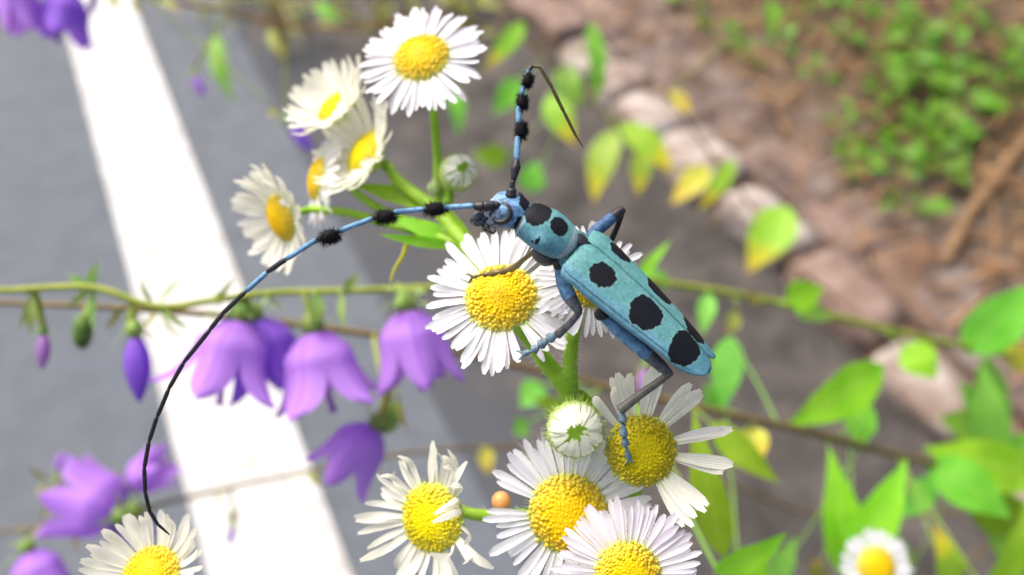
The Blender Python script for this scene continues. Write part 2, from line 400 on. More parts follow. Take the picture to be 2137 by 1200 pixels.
# dry litter on the verge: uncountable
def litter():
    rng = random.Random(9); V = []; F = []; UV = []
    for _ in range(9000):
        r = rng.uniform(-0.4, 3.2); q = rng.uniform(0.86, 2.6)
        if q < 1.0 and rng.random() < .5: continue
        z = max(VERGE_Z(r, q), 0.055 if q < 1.02 else 0)
        an = rng.gauss(0.3, 0.9); L = rng.uniform(.02, .11); w = rng.uniform(.0008, .0032)
        d = Vector((math.cos(an), math.sin(an), 0)); s = Vector((-d.y, d.x, 0))*w
        a = rq(r, q, z+rng.uniform(.001, .01)); b = a+d*L/2+Vector((0, 0, rng.uniform(0, .02))); c = a+d*L+Vector((0, 0, rng.uniform(-.006, .012)))
        k = len(V); V += [a-s, a+s, b+s, b-s, c]; F += [(k, k+1, k+2, k+3), (k+3, k+2, k+4)]
        UV += [(rng.random(), 0)]*5
    k = NT('dry_litter'); uv = k.nd('ShaderNodeUVMap').outputs[0]; sx = k.nd('ShaderNodeSeparateXYZ'); k.l.new(uv, sx.inputs[0])
    n = k.noise(k.coord('World'), 30, 3)
    k.base(k.ramp(k.math('MULTIPLY_ADD', sx.outputs[0], .6, k.math('MULTIPLY_ADD', n, 1.2, -.4)), [(0.1, lin((48, 34, 22))), (0.4, lin((100, 74, 48))), (0.7, lin((146, 112, 76))), (1.0, lin((184, 152, 112)))]), 0.8, 0.2)
    me = mesh('dry_litter', V, F, k.m, None, UV)
    tag(link('dry_litter', me), 'brown dry grass blades and needles strewn over the verge beside the kerb', 'litter', kind='stuff')
litter()

# fallen sticks
M['bark'] = simple('stick_bark', lin((98, 76, 54)), lin((140, 112, 82)), 60, 0.8, 0.2, 0.5, 0.002)
def stick(pts, rs, label):
    path = catmull([(p, r) for p, r in zip(pts, rs)], 6)
    root = empty('fallen_stick', path[0][0])
    V, F, a, b = tube(path, 9)
    V = [v + noise.noise_vector(v*60)*0.0025 for v in V]
    part('wood', (V, F), M['bark'], root)
    k = len(path)//2; p = path[k][0]
    tw = catmull([(p, rs[1]*.5), (p+(path[k+1][0]-p).normalized()*.03+QD*.03+Vector((0, 0, .012)), rs[1]*.35), (p+QD*.075+RD*.02+Vector((0, 0, .004)), rs[1]*.2)], 4)
    part('side_twig', tube(tw, 6), M['bark'], root)
    tag(root, label, 'stick')
def vg(u, v, up=0.0):
    p = gnd(u, v, 0.06)
    for _ in range(4):
        z = VERGE_Z(p.dot(RD), p.dot(QD)); p = gnd(u, v, z)
    return p + Vector((0, 0, up))
stick([vg(1965, 560, .008), vg(2010, 470, .012), vg(2080, 370, .012), vg(2200, 225, .01)], [.008, .0095, .011, .010], 'thick tan fallen stick lying across the dry verge')
stick([vg(1790, 300, .006), vg(1850, 255, .008), vg(1905, 215, .006)], [.005, .006, .005], 'short pale stick among round-leaved weeds on the verge')

stick([vg(1690, 330, .004), vg(1780, 300, .006), vg(1990, 330, .006)], [.0025, .003, .0025], 'thin brown dead stem lying level among the weeds of the verge')
stick([vg(2040, 640, .004), vg(2075, 520, .008), vg(2060, 400, .006)], [.003, .0035, .003], 'thin dead stem lying alongside the thick tan stick')
stick([vg(1560, 60, .004), vg(1600, 190, .006), vg(1650, 300, .004)], [.0025, .003, .0025], 'thin brown dead stem pointing at the kerb across bare litter')
# ------------------------------------------------------------------ leaves
def leaf_geo(A, B, width, nrm, bend=0.12, fold=0.18, shape=0.8, nu=10, wav=0.0, seed=0):
    ax = B-A; L = ax.length; t = ax.normalized(); n = (nrm-t*nrm.dot(t)).normalized(); s = t.cross(n)
    V, F, UV = [], [], []
    cols = [-1, -0.5, 0, 0.5, 1]
    for i in range(nu+1):
        u = i/nu; w = width/2*max(0.02, math.sin(math.pi*min(1, u**shape))**0.95*(1-0.3*u))
        c = A+ax*u+n*L*bend*math.sin(math.pi*u)
        for k in cols:
            V.append(c+s*w*k-n*w*fold*(1-abs(k))+n*wav*w*math.sin(u*17+k*2+seed)*abs(k)); UV.append((u, 0.5+k*0.5))
    for i in range(nu):
        for k in range(4):
            a = i*5+k; F.append((a, a+1, a+6, a+5))
    return V, F, [0]*len(F), UV
def near_on(path, p): return min(path, key=lambda a: (a[0]-p).length)[0]
def leaf(parent, path, b, t, w, m, d=None, d2=None, roll=0.0, bend=0.12, name='leaf', shape=0.8):
    """b, t = base and tip in the photo, depth from the stem it grows on"""
    A = px(b[0], b[1], d); Bp = px(t[0], t[1], d2 or d)
    ax = (Bp-A).normalized()
    n = Matrix.Rotation(roll, 3, ax) @ CB
    g = leaf_geo(A, Bp, w*1.02*d/FPX, n, bend, 0.16, shape, 10, 0.08, RND.random()*6)
    if path:
        q = near_on(path, A)
        if (q-A).length > 1e-5:
            pet = tube(catmull([(q, 0.0004), ((q+A)/2+CB*0.002, 0.00035), (A+(Bp-A)*0.05, 0.00035)], 4), 6)
            pet = (pet[0], pet[1], pet[2], [(0.1, 0.5)]*len(pet[0]))
            g = merge(g, pet)
    return part(name, g, m, parent)

# small weeds on the verge and in the gutter: shared leaf meshes, copied
def weed_leaf_mesh(asp):
    g = leaf_geo(Vector((0, 0, 0)), Vector((1, 0, 0)), asp, Vector((0, 0, 1)), 0.14, 0.14, 0.72, 7, 0.06)
    pet = tube([(Vector((-0.7, 0, -0.35)), 0.03), (Vector((-0.3, 0, -0.02)), 0.025), (Vector((0.06, 0, 0.03)), 0.02)], 5)
    pet = (pet[0], pet[1], pet[2], [(0.1, .5)]*len(pet[0])); return merge(g, pet)
WL = {}
for nm, asp in (('round', 0.95), ('oval', 0.6), ('long', 0.34)):
    for mk_ in ('leaf_weed', 'leaf_tip', 'leaf_olive'):
        g = weed_leaf_mesh(asp); WL[nm, mk_] = mesh('leaf', g[0], g[1], M[mk_], g[2], g[3])
stem_w = {k_: None for k_ in ('leaf_weed', 'leaf_olive', 'leaf_tip')}
def weed(pos, size, n, kind, mk_, label, group, tall=0.5, name='weed'):
    root = empty(name, pos); rng = RND
    sp = catmull([(pos-Vector((0, 0, .004)), size*.05), (pos+Vector((rng.uniform(-.2, .2)*size, rng.uniform(-.2, .2)*size, size*tall*.6)), size*.04), (pos+Vector((rng.uniform(-.4, .4)*size, rng.uniform(-.4, .4)*size, size*tall*1.3)), size*.03)], 4)
    part('stem', tube(sp, 6), M['stem_olive'], root)
    for i in range(n):
        an = i*2.4+rng.uniform(-.4, .4); s = size*rng.uniform(.65, 1.1)
        p = sp[min(len(sp)-1, int((i+1)/n*(len(sp)-1)))][0]
        rot = Matrix.Rotation(an, 4, 'Z') @ Matrix.Rotation(-rng.uniform(-.1, .6), 4, 'Y') @ Matrix.Rotation(rng.uniform(-.4, .4), 4, 'X')
        off = rot @ Vector((0.7*s, 0, 0.35*s))
        link('leaf', WL[kind, mk_], root, Matrix.Translation(p+off) @ rot @ Matrix.Diagonal((s, s, s, 1)))
    return tag(root, label, 'weed', group)
WLAB = {}
for k_ in ((1865, 160), (1800, 250), (1905, 180)): WLAB[k_] = ('round-leaved green weed beside the short pale stick on the verge', 'weeds by the short stick')
for k_ in ((1985, 245), (1930, 285), (1895, 455), (1905, 300), (1870, 380)): WLAB[k_] = ('bushy green weed beside the thick tan stick on the verge', 'weeds by the thick stick')
for k_ in ((1440, 25), (1490, 95), (1560, 130), (1775, 345), (1745, 265)): WLAB[k_] = ('little green weed at the brown edge where the verge meets the kerb stones', 'weeds at the kerb')
for (u, v, s, n) in [(1440, 25, .032, 6), (1490, 95, .03, 6), (1755, 95, .028, 7), (1850, 55, .034, 5), (1945, 70, .036, 6),
                     (1865, 160, .03, 6), (1955, 150, .036, 5), (1800, 250, .028, 4), (1905, 180, .03, 5), (1985, 245, .042, 7), (1930, 285, .036, 6),
                     (1775, 345, .026, 6), (1870, 380, .036, 6), (1905, 300, .028, 5), (1895, 455, .03, 6), (2085, 115, .045, 6),
                     (1700, 170, .022, 5), (1560, 130, .02, 4), (1745, 265, .024, 5), (1660, 60, .026, 5), (2020, 40, .03, 4), (1690, 15, .03, 5), (1830, 110, .034, 7), (1790, 30, .03, 6), (1900, 110, .034, 7), (1840, 210, .03, 6), (1950, 200, .034, 6), (2050, 170, .036, 6), (1880, 340, .032, 6), (1945, 370, .032, 6), (1990, 310, .03, 5), (1820, 330, .026, 5), (1620, 110, .022, 5), (2110, 220, .036, 6)]:
    weed(vg(u, v, -.004), s*1.35, n, 'round' if RND.random() < .6 else 'oval', 'leaf_weed', *WLAB.get((u, v), ('small round-leaved green weed growing through dry litter away from the sticks', 'weeds on the verge')))
for (u, v, s) in [(430, 60, .03), (560, 30, .034), (640, 75, .03), (720, 40, .04), (780, 95, .026), (850, 30, .034), (940, 25, .03), (500, 5, .03), (980, 80, .03)]:
    p = gnd(u, v, -.012); weed(p, s*1.9, 6, 'long' if RND.random() < .5 else 'oval', 'leaf_olive', 'low olive-brown weed growing in the grey gutter', 'weeds in the gutter', 0.8)

M['straw'] = simple('straw', lin((120, 96, 62)), lin((170, 140, 92)), 60, .7, .2, .2, .0005, .2)
def tuft(p, n, h, label):
    root = empty('grass_tuft', p)
    for i in range(n):
        an = RND.uniform(0, 6.28); d = Vector((math.cos(an), math.sin(an), 0)); L = h*RND.uniform(.6, 1.1); q = p+d*RND.uniform(0, .01)-Vector((0, 0, .005))
        pts = [q, q+d*L*.15+Vector((0, 0, L*.5)), q+d*L*.45+Vector((0, 0, L*.75)), q+d*L*.85+Vector((0, 0, L*.6))]
        V, F = [], []; pth = catmull([(a, r) for a, r in zip(pts, (.0022, .002, .0014, .0003))], 4); sd = d.cross(Vector((0, 0, 1)))
        for a, r in pth: V += [a-sd*r*1.4, a+Vector((0, 0, -r*.5))+d*r*.5, a+sd*r*1.4]
        for j in range(len(pth)-1):
            for m_ in (0, 1): F.append((j*3+m_, j*3+m_+1, j*3+m_+4, j*3+m_+3))
        part('blade', (V, F), M['straw'] if RND.random() < .65 else M['stem_olive'], root)
    tag(root, label, 'grass')
tuft(gnd(590, 120, -.012), 14, .26, 'tall straw-brown grass tuft arching beside the narrow green leaf in the gutter')
tuft(gnd(800, 60, -.012), 12, .2, 'shorter dry grass tuft behind the upper white flowers')
tuft(gnd(950, 20, -.012), 12, .2, 'dry grass tuft in the gutter close to the kerb stones')

# ------------------------------------------------------------------ leafy plants with yellowing tips in the kerb gap
def stemmed(name, pts, m, label, cat, group=None, root_at=None, sides=7, hair=0):
    w = [(px(a[0], a[1], a[2]), a[3]) for a in pts]
    if root_at is not None: w += [(p, r) for p, r in root_at]
    path = catmull(w, 8)
    root = empty(name, path[-1][0]); part('stem', tube(path, sides), m, root)
    if hair: part('stem_hair', hairs_on(path, hair, .0009, .00004, RND), M['hair'], root, kind='stuff')
    return tag(root, label, cat, group), path
def gap(u, v): return gnd(u, v, -0.01)
kg = gap(1480, 480)
pl, sp = stemmed('leafy_plant', [(1045, 40, .56, .0012), (1150, 130, .6, .0013), (1215, 190, .66, .0014), (1290, 262, .74, .0016), (1360, 340, .86, .0018)], M['stem_red'],
                 'thin leafy plant with yellow and red tipped leaves, beside the folded antenna', 'plant', None, [(kg+Vector((0, 0, .12)), .0018), (kg, .002)])
for b, t, w, m, d in [((1282, 268), (1238, 424), 74, 'leaf_tip', .70), ((1292, 258), (1408, 368), 80, 'leaf_tip', .70), ((1340, 310), (1330, 408), 50, 'leaf_tip', .78),
                      ((1232, 45), (1242, 225), 46, 'leaf_fresh', .62), ((1165, 140), (1215, 225), 62, 'leaf_fresh', .62), ((1145, 195), (1200, 305), 70, 'leaf_tip', .62),
                      ((1085, 165), (1030, 240), 60, 'leaf_fresh', .60), ((1095, 45), (1008, 150), 44, 'leaf_tip', .57), ((1105, 400), (1120, 335), 66, 'leaf_fresh', .66),
                      ((1060, 330), (985, 320), 56, 'leaf', .66), ((945, 180), (957, 285), 40, 'leaf_fresh', .62), ((1245, 130), (1240, 215), 40, 'leaf_tip', .62)]:
    leaf(pl, sp, b, t, w, M[m], d, d*0.99, RND.uniform(-.5, .5))
kg = gap(1780, 790)
pl, sp = stemmed('leafy_plant', [(1380, 185, .62, .0012), (1440, 260, .64, .0013), (1500, 345, .67, .0014), (1560, 420, .72, .0016), (1640, 540, .82, .0018)], M['stem_red'],
                 'thin leafy plant with pale yellow leaves in front of the kerb stones', 'plant', None, [(kg+Vector((0, 0, .1)), .0018), (kg, .002)])
for b, t, w, m, d in [((1532, 332), (1458, 440), 42, 'leaf_tip', .66), ((1480, 348), (1400, 428), 62, 'leaf_yellow', .66), ((1395, 192), (1445, 236), 40, 'leaf_yellow', .63),
                      ((1645, 430), (1560, 570), 104, 'leaf_tip', .74), ((1600, 520), (1660, 470), 40, 'leaf', .76), ((1610, 0), (1605, 85), 40, 'leaf_fresh', .6)]:
    leaf(pl, sp, b, t, w, M[m], d, d*.99, RND.uniform(-.4, .4))
kg = gnd(700, 10, -.01)
pl, sp = stemmed('leafy_plant', [(430, 30, .8, .0011), (500, 0, .85, .0012), (600, -25, .95, .0013)], M['stem_olive'],
                 'slender plant with one narrow bright green leaf hanging beside the white line', 'plant', None, [(kg+Vector((0, 0, .15)), .0015), (kg, .0018)])
leaf(pl, sp, (448, 70), (488, 215), 46, M['leaf_fresh'], .8, .79, .2)
leaf(pl, sp, (660, 5), (715, 50), 34, M['leaf_fresh'], .9, .89, .2)
leaf(pl, sp, (560, 60), (600, 130), 26, M['leaf_olive'], .85, .84, .2)

# ------------------------------------------------------------------ bellflowers
def bell_mesh(name, m, open_=1.0, curl=0.6, seed=0):
    """corolla along -Z (mouth down), length 1, five fused petals with free recurved lobes"""
    rng = random.Random(seed)
    V, F, UV = [], [], []
    rows, cols = 16, 8
    for L in range(5):
        c0 = 2*math.pi*L/5; base = len(V); jit = rng.uniform(-.12, .12); cu = curl*rng.uniform(.6, 1.4)
        for i in range(rows+1):
            s = i/rows
            rr = 0.06+0.30*min(1, s/0.28)**0.6*(1) + open_*0.10*max(0, s-0.2)
            zz = -s*0.92
            if s > 0.40:
                e = (s-0.40)/0.60; rr += open_*cu*0.50*e**1.7; zz += cu*0.12*e**3
            wl = 1.0 if s < 0.36 else max(0.0, 1-((s-0.36)/0.64)**2.2)**0.8
            for k in range(cols+1):
                a = k/cols*2-1
                an = c0+a*math.pi/5*wl+jit*max(0, s-.5)
                r2 = rr*(1+0.05*math.cos(a*math.pi)*min(1, s*2)) - 0.05*abs(a)**2*max(0, s-.4)
                V.append(Vector((r2*math.cos(an), r2*math.sin(an), zz))); UV.append((s, k/cols))
        for i in range(rows):
            for k in range(cols):
                p = base+i*(cols+1)+k; F.append((p, p+1, p+cols+2, p+cols+1))
    me = mesh(name, V, F, m, None, UV); return me
BELL = {('open', k): bell_mesh('flower', M['bell'], .8, .7, k) for k in range(4)}
BELL.update({('half', k): bell_mesh('flower', M['bell'], .55, .35, k+10) for k in range(3)})
BELL.update({('dark', k): bell_mesh('flower', M['bell_dark'], .8, .5, k+20) for k in range(3)})
def bud_geo():
    V, F, UV = [], [], []
    for i in range(13):
        s = i/12; r = 0.17*math.sin(math.pi*min(1, s**.85))**.8+0.015*(1-s)
        for k in range(15):
            an = 2*math.pi*k/15; rr = r*(1+.10*math.cos(5*an))
            V.append(Vector((rr*math.cos(an), rr*math.sin(an), -s))); UV.append((s*.6+.2, (k % 3)/3))
    for i in range(12):
        for k in range(15): F.append((i*15+k, i*15+(k+1) % 15, (i+1)*15+(k+1) % 15, (i+1)*15+k))
    return V, F, None, UV
_b = bud_geo()
BUDM = {m: mesh('flower_bud', _b[0], _b[1], M[m], None, _b[3]) for m in ('bell_dark', 'bell_pinkish', 'bell')}
_s = leaf_geo(Vector((0, 0, 0)), Vector((1, 0, 0)), .22, Vector((0, 0, 1)), .1, .1, .6, 5)
SEPAL = mesh('sepal', _s[0], _s[1], M['sepal'], _s[2], _s[3])
_cal = ellipsoid(Vector((0, 0, 0)), Vector((.13, 0, 0)), Vector((0, .13, 0)), Vector((0, 0, .15)), 10, 6)
CALYX = mesh('calyx', _cal[0], _cal[1], M['sepal'])
_st = tube(catmull([(Vector((0, 0, 0)), .03), (Vector((.02, 0, -.5)), .03), (Vector((0, .03, -.85)), .035), (Vector((0, .03, -.92)), .06)], 4), 7)
STYLE = mesh('style', _st[0], _st[1], M['bell_pinkish'])
def bellflower(plant, path, base, mouth, d, kind, var=0, length=None, dz=0.0, spin=0.0, bud=None):
    A = px(base[0], base[1], d); Bm = px(mouth[0], mouth[1], d+dz)
    ax = (A-Bm); L = length or ax.length; z = ax.normalized()
    y = (CB-z*CB.dot(z)).normalized(); x = y.cross(z)
    R4 = Matrix((x, y, z)).transposed().to_4x4() @ Matrix.Rotation(spin, 4, 'Z')
    mw = Matrix.Translation(A) @ R4 @ Matrix.Diagonal((L, L, L, 1))
    if bud: fl = link('flower_bud', BUDM[bud], plant, mw)
    else: fl = link('flower', BELL[kind, var], plant, mw)
    link('calyx', CALYX, fl, mw @ Matrix.Translation((0, 0, .07)))
    if not bud: link('style', STYLE, fl, mw)
    for k in range(5):
        el = RND.uniform(-.5, .5) if not bud else RND.uniform(-.2, .9)
        link('sepal', SEPAL, fl, mw @ Matrix.Rotation(k*2*math.pi/5+.6, 4, 'Z') @ Matrix.Translation((.07, 0, .05)) @ Matrix.Rotation(el, 4, 'Y') @ Matrix.Diagonal((.42, .42, .42, 1)))
    q = near_on(path, A+z*L*.35); top = A+z*L*.16
    part('pedicel', tube(catmull([(q, .0006), ((q+top)/2+z*L*.08, .0006), (top-z*L*.06, .0008)], 5), 6), M['stem_olive'], plant)
def bracts(plant, path, lst, d, m='leaf_olive'):
    for b, t, w in lst: leaf(plant, path, b, t, w, M[m], d, d*.99, RND.uniform(-.9, .9), .1, 'bract')

e1 = vg(2420, 930); e2 = vg(2330, 1190); 
s1, p1 = stemmed('bellflower_plant', [(-160, 600, .165, .0006), (0, 606, .168, .0007), (190, 600, .17, .0008), (325, 640, .172, .0008), (440, 628, .175, .0008), (560, 612, .178, .0008), (760, 606, .185, .0008), (950, 597, .195, .0009),
                 (1200, 580, .22, .0010), (1390, 592, .25, .0012), (1620, 632, .29, .0014), (1900, 700, .35, .0016), (2137, 752, .42, .0018), (2300, 810, .55, .002)], M['stem_olive'],
                 'leaning bellflower with an olive stem carrying buds and open violet bells below it', 'bellflower', None, [(e1+Vector((-.05, 0, .12)), .002), (e1-Vector((0, 0, .004)), .0022)])
bellflower(s1, p1, (498, 666), (455, 850), .178, 'open', 0, .0205, -.002, .3)
bellflower(s1, p1, (530, 664), (575, 800), .188, 'dark', 1, .0195, .004, .9)
bellflower(s1, p1, (655, 690), (690, 860), .18, 'open', 1, .0205, .001, 1.3)
bellflower(s1, p1, (848, 646), (880, 815), .184, 'half', 2, .0205, .0, .55)
bellflower(s1, p1, (281, 697), (291, 842), .172, None, bud='bell_dark')
bellflower(s1, p1, (90, 695), (88, 772), .172, None, bud='bell_pinkish')
bracts(s1, p1, [((185, 598), (205, 545), 22), ((180, 600), (140, 572), 20), ((196, 604), (196, 690), 26), ((185, 604), (140, 640), 18), ((320, 636), (292, 575), 16), ((330, 640), (392, 572), 14),
                ((330, 645), (400, 690), 16), ((445, 628), (490, 575), 16), ((450, 632), (470, 612), 30), ((560, 615), (590, 640), 24), ((715, 612), (720, 690), 22), ((718, 606), (752, 570), 24),
                ((660, 612), (655, 690), 40), ((840, 604), (835, 640), 26), ((75, 608), (40, 690), 18), ((80, 612), (62, 700), 26), ((282, 640), (265, 690), 26), ((860, 604), (890, 612), 20)], .176, 'sepal')
for b, t, w, m, d in [((1640, 625), (1720, 600), 78, 'leaf', .285), ((1655, 640), (1740, 665), 46, 'leaf_cool', .29), ((1885, 720), (1955, 790), 86, 'leaf', .33), ((1480, 610), (1465, 700), 44, 'leaf_cool', .262),
                      ((2010, 735), (2160, 590), 120, 'leaf_fresh', .38), ((2060, 740), (2030, 960), 100, 'leaf_cool', .40), ((2150, 770), (2085, 705), 60, 'leaf_yellow', .41), ((1540, 650), (1510, 700), 40, 'leaf_olive', .272),
                      ((1590, 630), (1560, 610), 36, 'leaf_olive', .28), ((1400, 600), (1330, 560), 40, 'leaf_cool', .25), ((1325, 590), (1400, 500), 26, 'leaf', .24)]:
    leaf(s1, p1, b, t, w, M[m], d, d*.985, RND.uniform(-.4, .4), .12)

s2, p2 = stemmed('bellflower_plant', [(-160, 628, .185, .0006), (0, 632, .188, .0007), (250, 643, .19, .0008), (500, 663, .2, .0009), (820, 706, .21, .0010), (1130, 775, .225, .0011), (1480, 856, .24, .0012), (1700, 905, .27, .0014), (1900, 957, .31, .0016), (2137, 1010, .40, .0018)], M['stem_brown'],
                 'leaning bellflower with a dark brown stem and broad fresh green leaves beside the beetle', 'bellflower', None, [(e2+Vector((-.06, .0, .12)), .002), (e2-Vector((0, 0, .004)), .0022)])
bellflower(s2, p2, (782, 890), (690, 1015), .19, 'half', 0, .0175, .0, .2)
bellflower(s2, p2, (812, 800), (812, 900), .2, None, bud='bell_pinkish') if False else None
pod = ellipsoid(px(812, 868, .196), cv(.0028, 0, 0), cv(0, .0042, 0), cv(0, 0, .0028), 12, 8)
pd = part('seed_pod', pod, M['sepal'], s2)
part('pedicel', tube(catmull([(near_on(p2, px(800, 700, .2)), .0006), (px(795, 780, .198), .0006), (px(810, 850, .196), .0008)], 5), 6), M['stem_olive'], s2)
part('pedicel', tube(catmull([(px(812, 880, .196), .0006), (px(805, 900, .194), .0006), (px(784, 886, .191), .0007)], 5), 6), M['stem_olive'], s2)
pod = ellipsoid(px(172, 692, .185), cv(.0022, 0, 0), cv(0, .0042, 0), cv(0, 0, .0022), 12, 8)
part('seed_pod', pod, simple('pod_green', lin((58, 92, 30)), lin((90, 120, 50)), 400, .6, .3), s2)
part('pedicel', tube(catmull([(near_on(p2, px(180, 640, .188)), .0006), (px(176, 660, .186), .0006), (px(172, 690, .185), .0007)], 5), 6), M['stem_olive'], s2)
bellflower(s2, p2, (1348, 765), (1336, 830), .22, None, bud='bell_pinkish')
bracts(s2, p2, [((335, 650), (385, 710), 18), ((330, 650), (300, 690), 18), ((252, 644), (220, 690), 16), ((815, 800), (790, 870), 24), ((830, 830), (850, 900), 20)], .192, 'leaf_olive')
for b, t, w, m, d in [((1512, 1165), (1447, 856), 84, 'leaf', .165), ((1490, 1195), (1642, 1112), 74, 'leaf', .165), ((1480, 880), (1625, 1008), 70, 'leaf', .23), ((1560, 890), (1585, 970), 78, 'leaf_yellow', .25),
                      ((1845, 762), (1638, 890), 112, 'leaf', .27), ((1790, 830), (1790, 945), 84, 'leaf_fresh', .29), ((1775, 1215), (1730, 935), 96, 'leaf', .27), ((1770, 1190), (1892, 958), 98, 'leaf', .26),
                      ((1930, 960), (2110, 1080), 110, 'leaf_fresh', .32), ((2160, 1000), (1925, 935), 120, 'leaf', .33), ((1525, 700), (1505, 860), 74, 'leaf_cool', .28), ((1500, 850), (1470, 800), 60, 'leaf_cool', .28),
                      ((2060, 980), (2050, 760), 96, 'leaf_cool', .36), ((1990, 1240), (1950, 1095), 70, 'leaf_tip', .28), ((2060, 1260), (2140, 1040), 84, 'leaf', .27), ((2120, 960), (2180, 900), 90, 'leaf_fresh', .36),
                      ((1945, 1000), (1880, 1080), 70, 'leaf_cool', .33), ((1710, 1215), (1700, 1160), 44, 'leaf_olive', .27), ((1600, 1230), (1660, 1120), 60, 'leaf_cool', .3), ((1130, 800), (1085, 850), 66, 'leaf_cool', .3), ((1180, 850), (1110, 830), 40, 'leaf', .26), ((1100, 880), (1070, 905), 50, 'leaf_cool', .3), ((2140, 1100), (1990, 1010), 110, 'leaf', .34), ((2150, 1180), (2060, 1120), 100, 'leaf_fresh', .33), ((1880, 1230), (1840, 1080), 84, 'leaf_cool', .34), ((2050, 900), (1960, 870), 84, 'leaf_fresh', .38), ((2100, 880), (2000, 800), 90, 'leaf_cool', .4), ((1540, 1230), (1600, 1160), 70, 'leaf', .22)]:
    leaf(s2, p2, b, t, w, M[m], d, d*.985, RND.uniform(-.35, .35), .10)

e3 = gap(2010, 1180)
s3, p3 = stemmed('bellflower_plant', [(-120, 1128, .28, .0007), (0, 1110, .285, .0007), (200, 1085, .29, .0008), (400, 1036, .3, .0008), (640, 985, .32, .0009), (1000, 935, .37, .001), (1400, 965, .47, .0012), (1750, 1080, .62, .0014)], M['stem_brown'],
                 'bellflower drooping low over the white line with clustered violet bells', 'bellflower', None, [(e3+Vector((0, 0, .14)), .0018), (e3-Vector((0, 0, .004)), .002)])
bellflower(s3, p3, (262, 1062), (90, 1000), .285, 'half', 2, .027, 0, .4)
bellflower(s3, p3, (240, 1075), (140, 1060), .27, 'half', 1, .024, 0, 1.0)
bellflower(s3, p3, (270, 1010), (345, 965), .29, 'half', 1, .018, 0, .2)
bellflower(s3, p3, (235, 1075), (285, 1120), .29, 'dark', 1, .017, 0, .9)
bellflower(s3, p3, (60, 1150), (95, 1240), .26, 'half', 0, .02, 0, .3)
bellflower(s3, p3, (486, 1100), (478, 1140), .31, None, bud='bell_dark')
bellflower(s3, p3, (120, 985), (125, 965), .3, None, bud='bell', length=.008)
bellflower(s3, p3, (165, 1000), (165, 975), .3, None, bud='bell', length=.008)
leaf(s3, p3, (1015, 932), (1018, 990), 40, M['leaf_yellow'], .37, .37, .3)
bracts(s3, p3, [((100, 1000), (60, 970), 26), ((95, 1010), (80, 1040), 24), ((260, 1065), (300, 1075), 30), ((60, 1110), (70, 1140), 30), ((200, 1020), (180, 990), 24), ((480, 1090), (500, 1060), 16), ((150, 1100), (170, 1150), 20), ((650, 985), (665, 1015), 24)], .288)
e4 = gap(1330, 260)
s4, p4 = stemmed('bellflower_plant', [(-120, -60, .27, .0007), (60, -45, .28, .0007), (250, -20, .3, .0008), (450, 20, .36, .0009), (700, 60, .46, .001), (950, 40, .65, .0012), (1120, 90, .9, .0014)], M['stem_red'],
                 'bellflower with violet bells hanging over the far end of the white line', 'bellflower', None, [(e4+Vector((0, 0, .12)), .0016), (e4-Vector((0, 0, .004)), .0018)])
bellflower(s4, p4, (40, -40), (20, 75), .275, 'open', 3, .02, 0, .2)
bellflower(s4, p4, (150, -15), (115, 105), .285, 'dark', 0, .02, 0, .7)
bellflower(s4, p4, (196, -10), (190, 30), .29, None, bud='bell_dark')
bellflower(s4, p4, (405, 155), (420, 190), .38, None, bud='bell', length=.012)
bellflower(s4, p4, (605, 255), (640, 300), .42, None, bud='bell_dark', length=.02)
bracts(s4, p4, [((230, -15), (250, 20), 26), ((280, -10), (300, 30), 26), ((330, 0), (380, 30), 22), ((580, 230), (560, 245), 24)], .31)

# ------------------------------------------------------------------ fleabane flower heads
def petal_mesh(name, m, bend, tipc, width=.15, seed=0, notch=True, twist=0.0, rows=7):
    rng = random.Random(seed); V, F, UV = [], [], []
    sway = rng.uniform(-.06, .06)
    for i in range(rows+1):
        s = i/rows
        w = width/2*(0.5+0.5*min(1, s/.55)) * (1 if s < .8 else math.sqrt(max(0.06, 1-((s-.8)/.215)**2)))
        z = bend*s*s + tipc*max(0, s-.6)**2*2.2; x = s*(1-.25*bend*bend)-abs(tipc)*max(0, s-.7)*.3
        tw = twist*s
        for k in (-1, 0, 1):
            dx = -.018 if (notch and k == 0 and i == rows) else 0
            y0 = k*w; z0 = -(.10*width*(1-abs(k)))*2.0
            V.append(Vector((x+dx, y0*math.cos(tw)-z0*math.sin(tw)+sway*s*s, z+y0*math.sin(tw)+z0*math.cos(tw)))); UV.append((s, .5+k*.5))
    for i in range(rows):
        for k in range(2):
            a = i*3+k; F.append((a, a+1, a+4, a+3))
    return mesh('petal', V, F, m, None, UV)
PET = {}
def petals_of(style, mk_):
    if (style, mk_) in PET: return PET[style, mk_]
    m = M[mk_]
    spec = {'flat': [(-.10, -.1), (-.02, .05), (.05, -.2), (-.16, .1), (.08, 0), (-.05, .2)],
            'cup': [(.25, .2), (.35, .1), (.15, .4), (.4, -.1), (.3, .3), (.2, 0)],
            'curl': [(.3, .6), (-.25, -.7), (.5, .9), (.1, 1.2), (-.4, .4), (.15, -.3)],
            'bud': [(.62, 1.2), (.58, 1.0), (.66, 1.3), (.6, 1.1), (.64, 1.15), (.55, 1.2)],
            'droop': [(-.35, -.2), (-.25, -.3), (-.45, -.1), (-.3, 0), (-.5, -.3), (-.2, -.2)]}[style]
    wd = {'curl': .19, 'bud': .26, 'cup': .19}.get(style, .175)
    PET[style, mk_] = [petal_mesh('petal', m, b, t, wd*(0.88+.05*i), i*7+3, True, (.5 if style == 'curl' else .12)*(-1)**i) for i, (b, t) in enumerate(spec)]
    return PET[style, mk_]
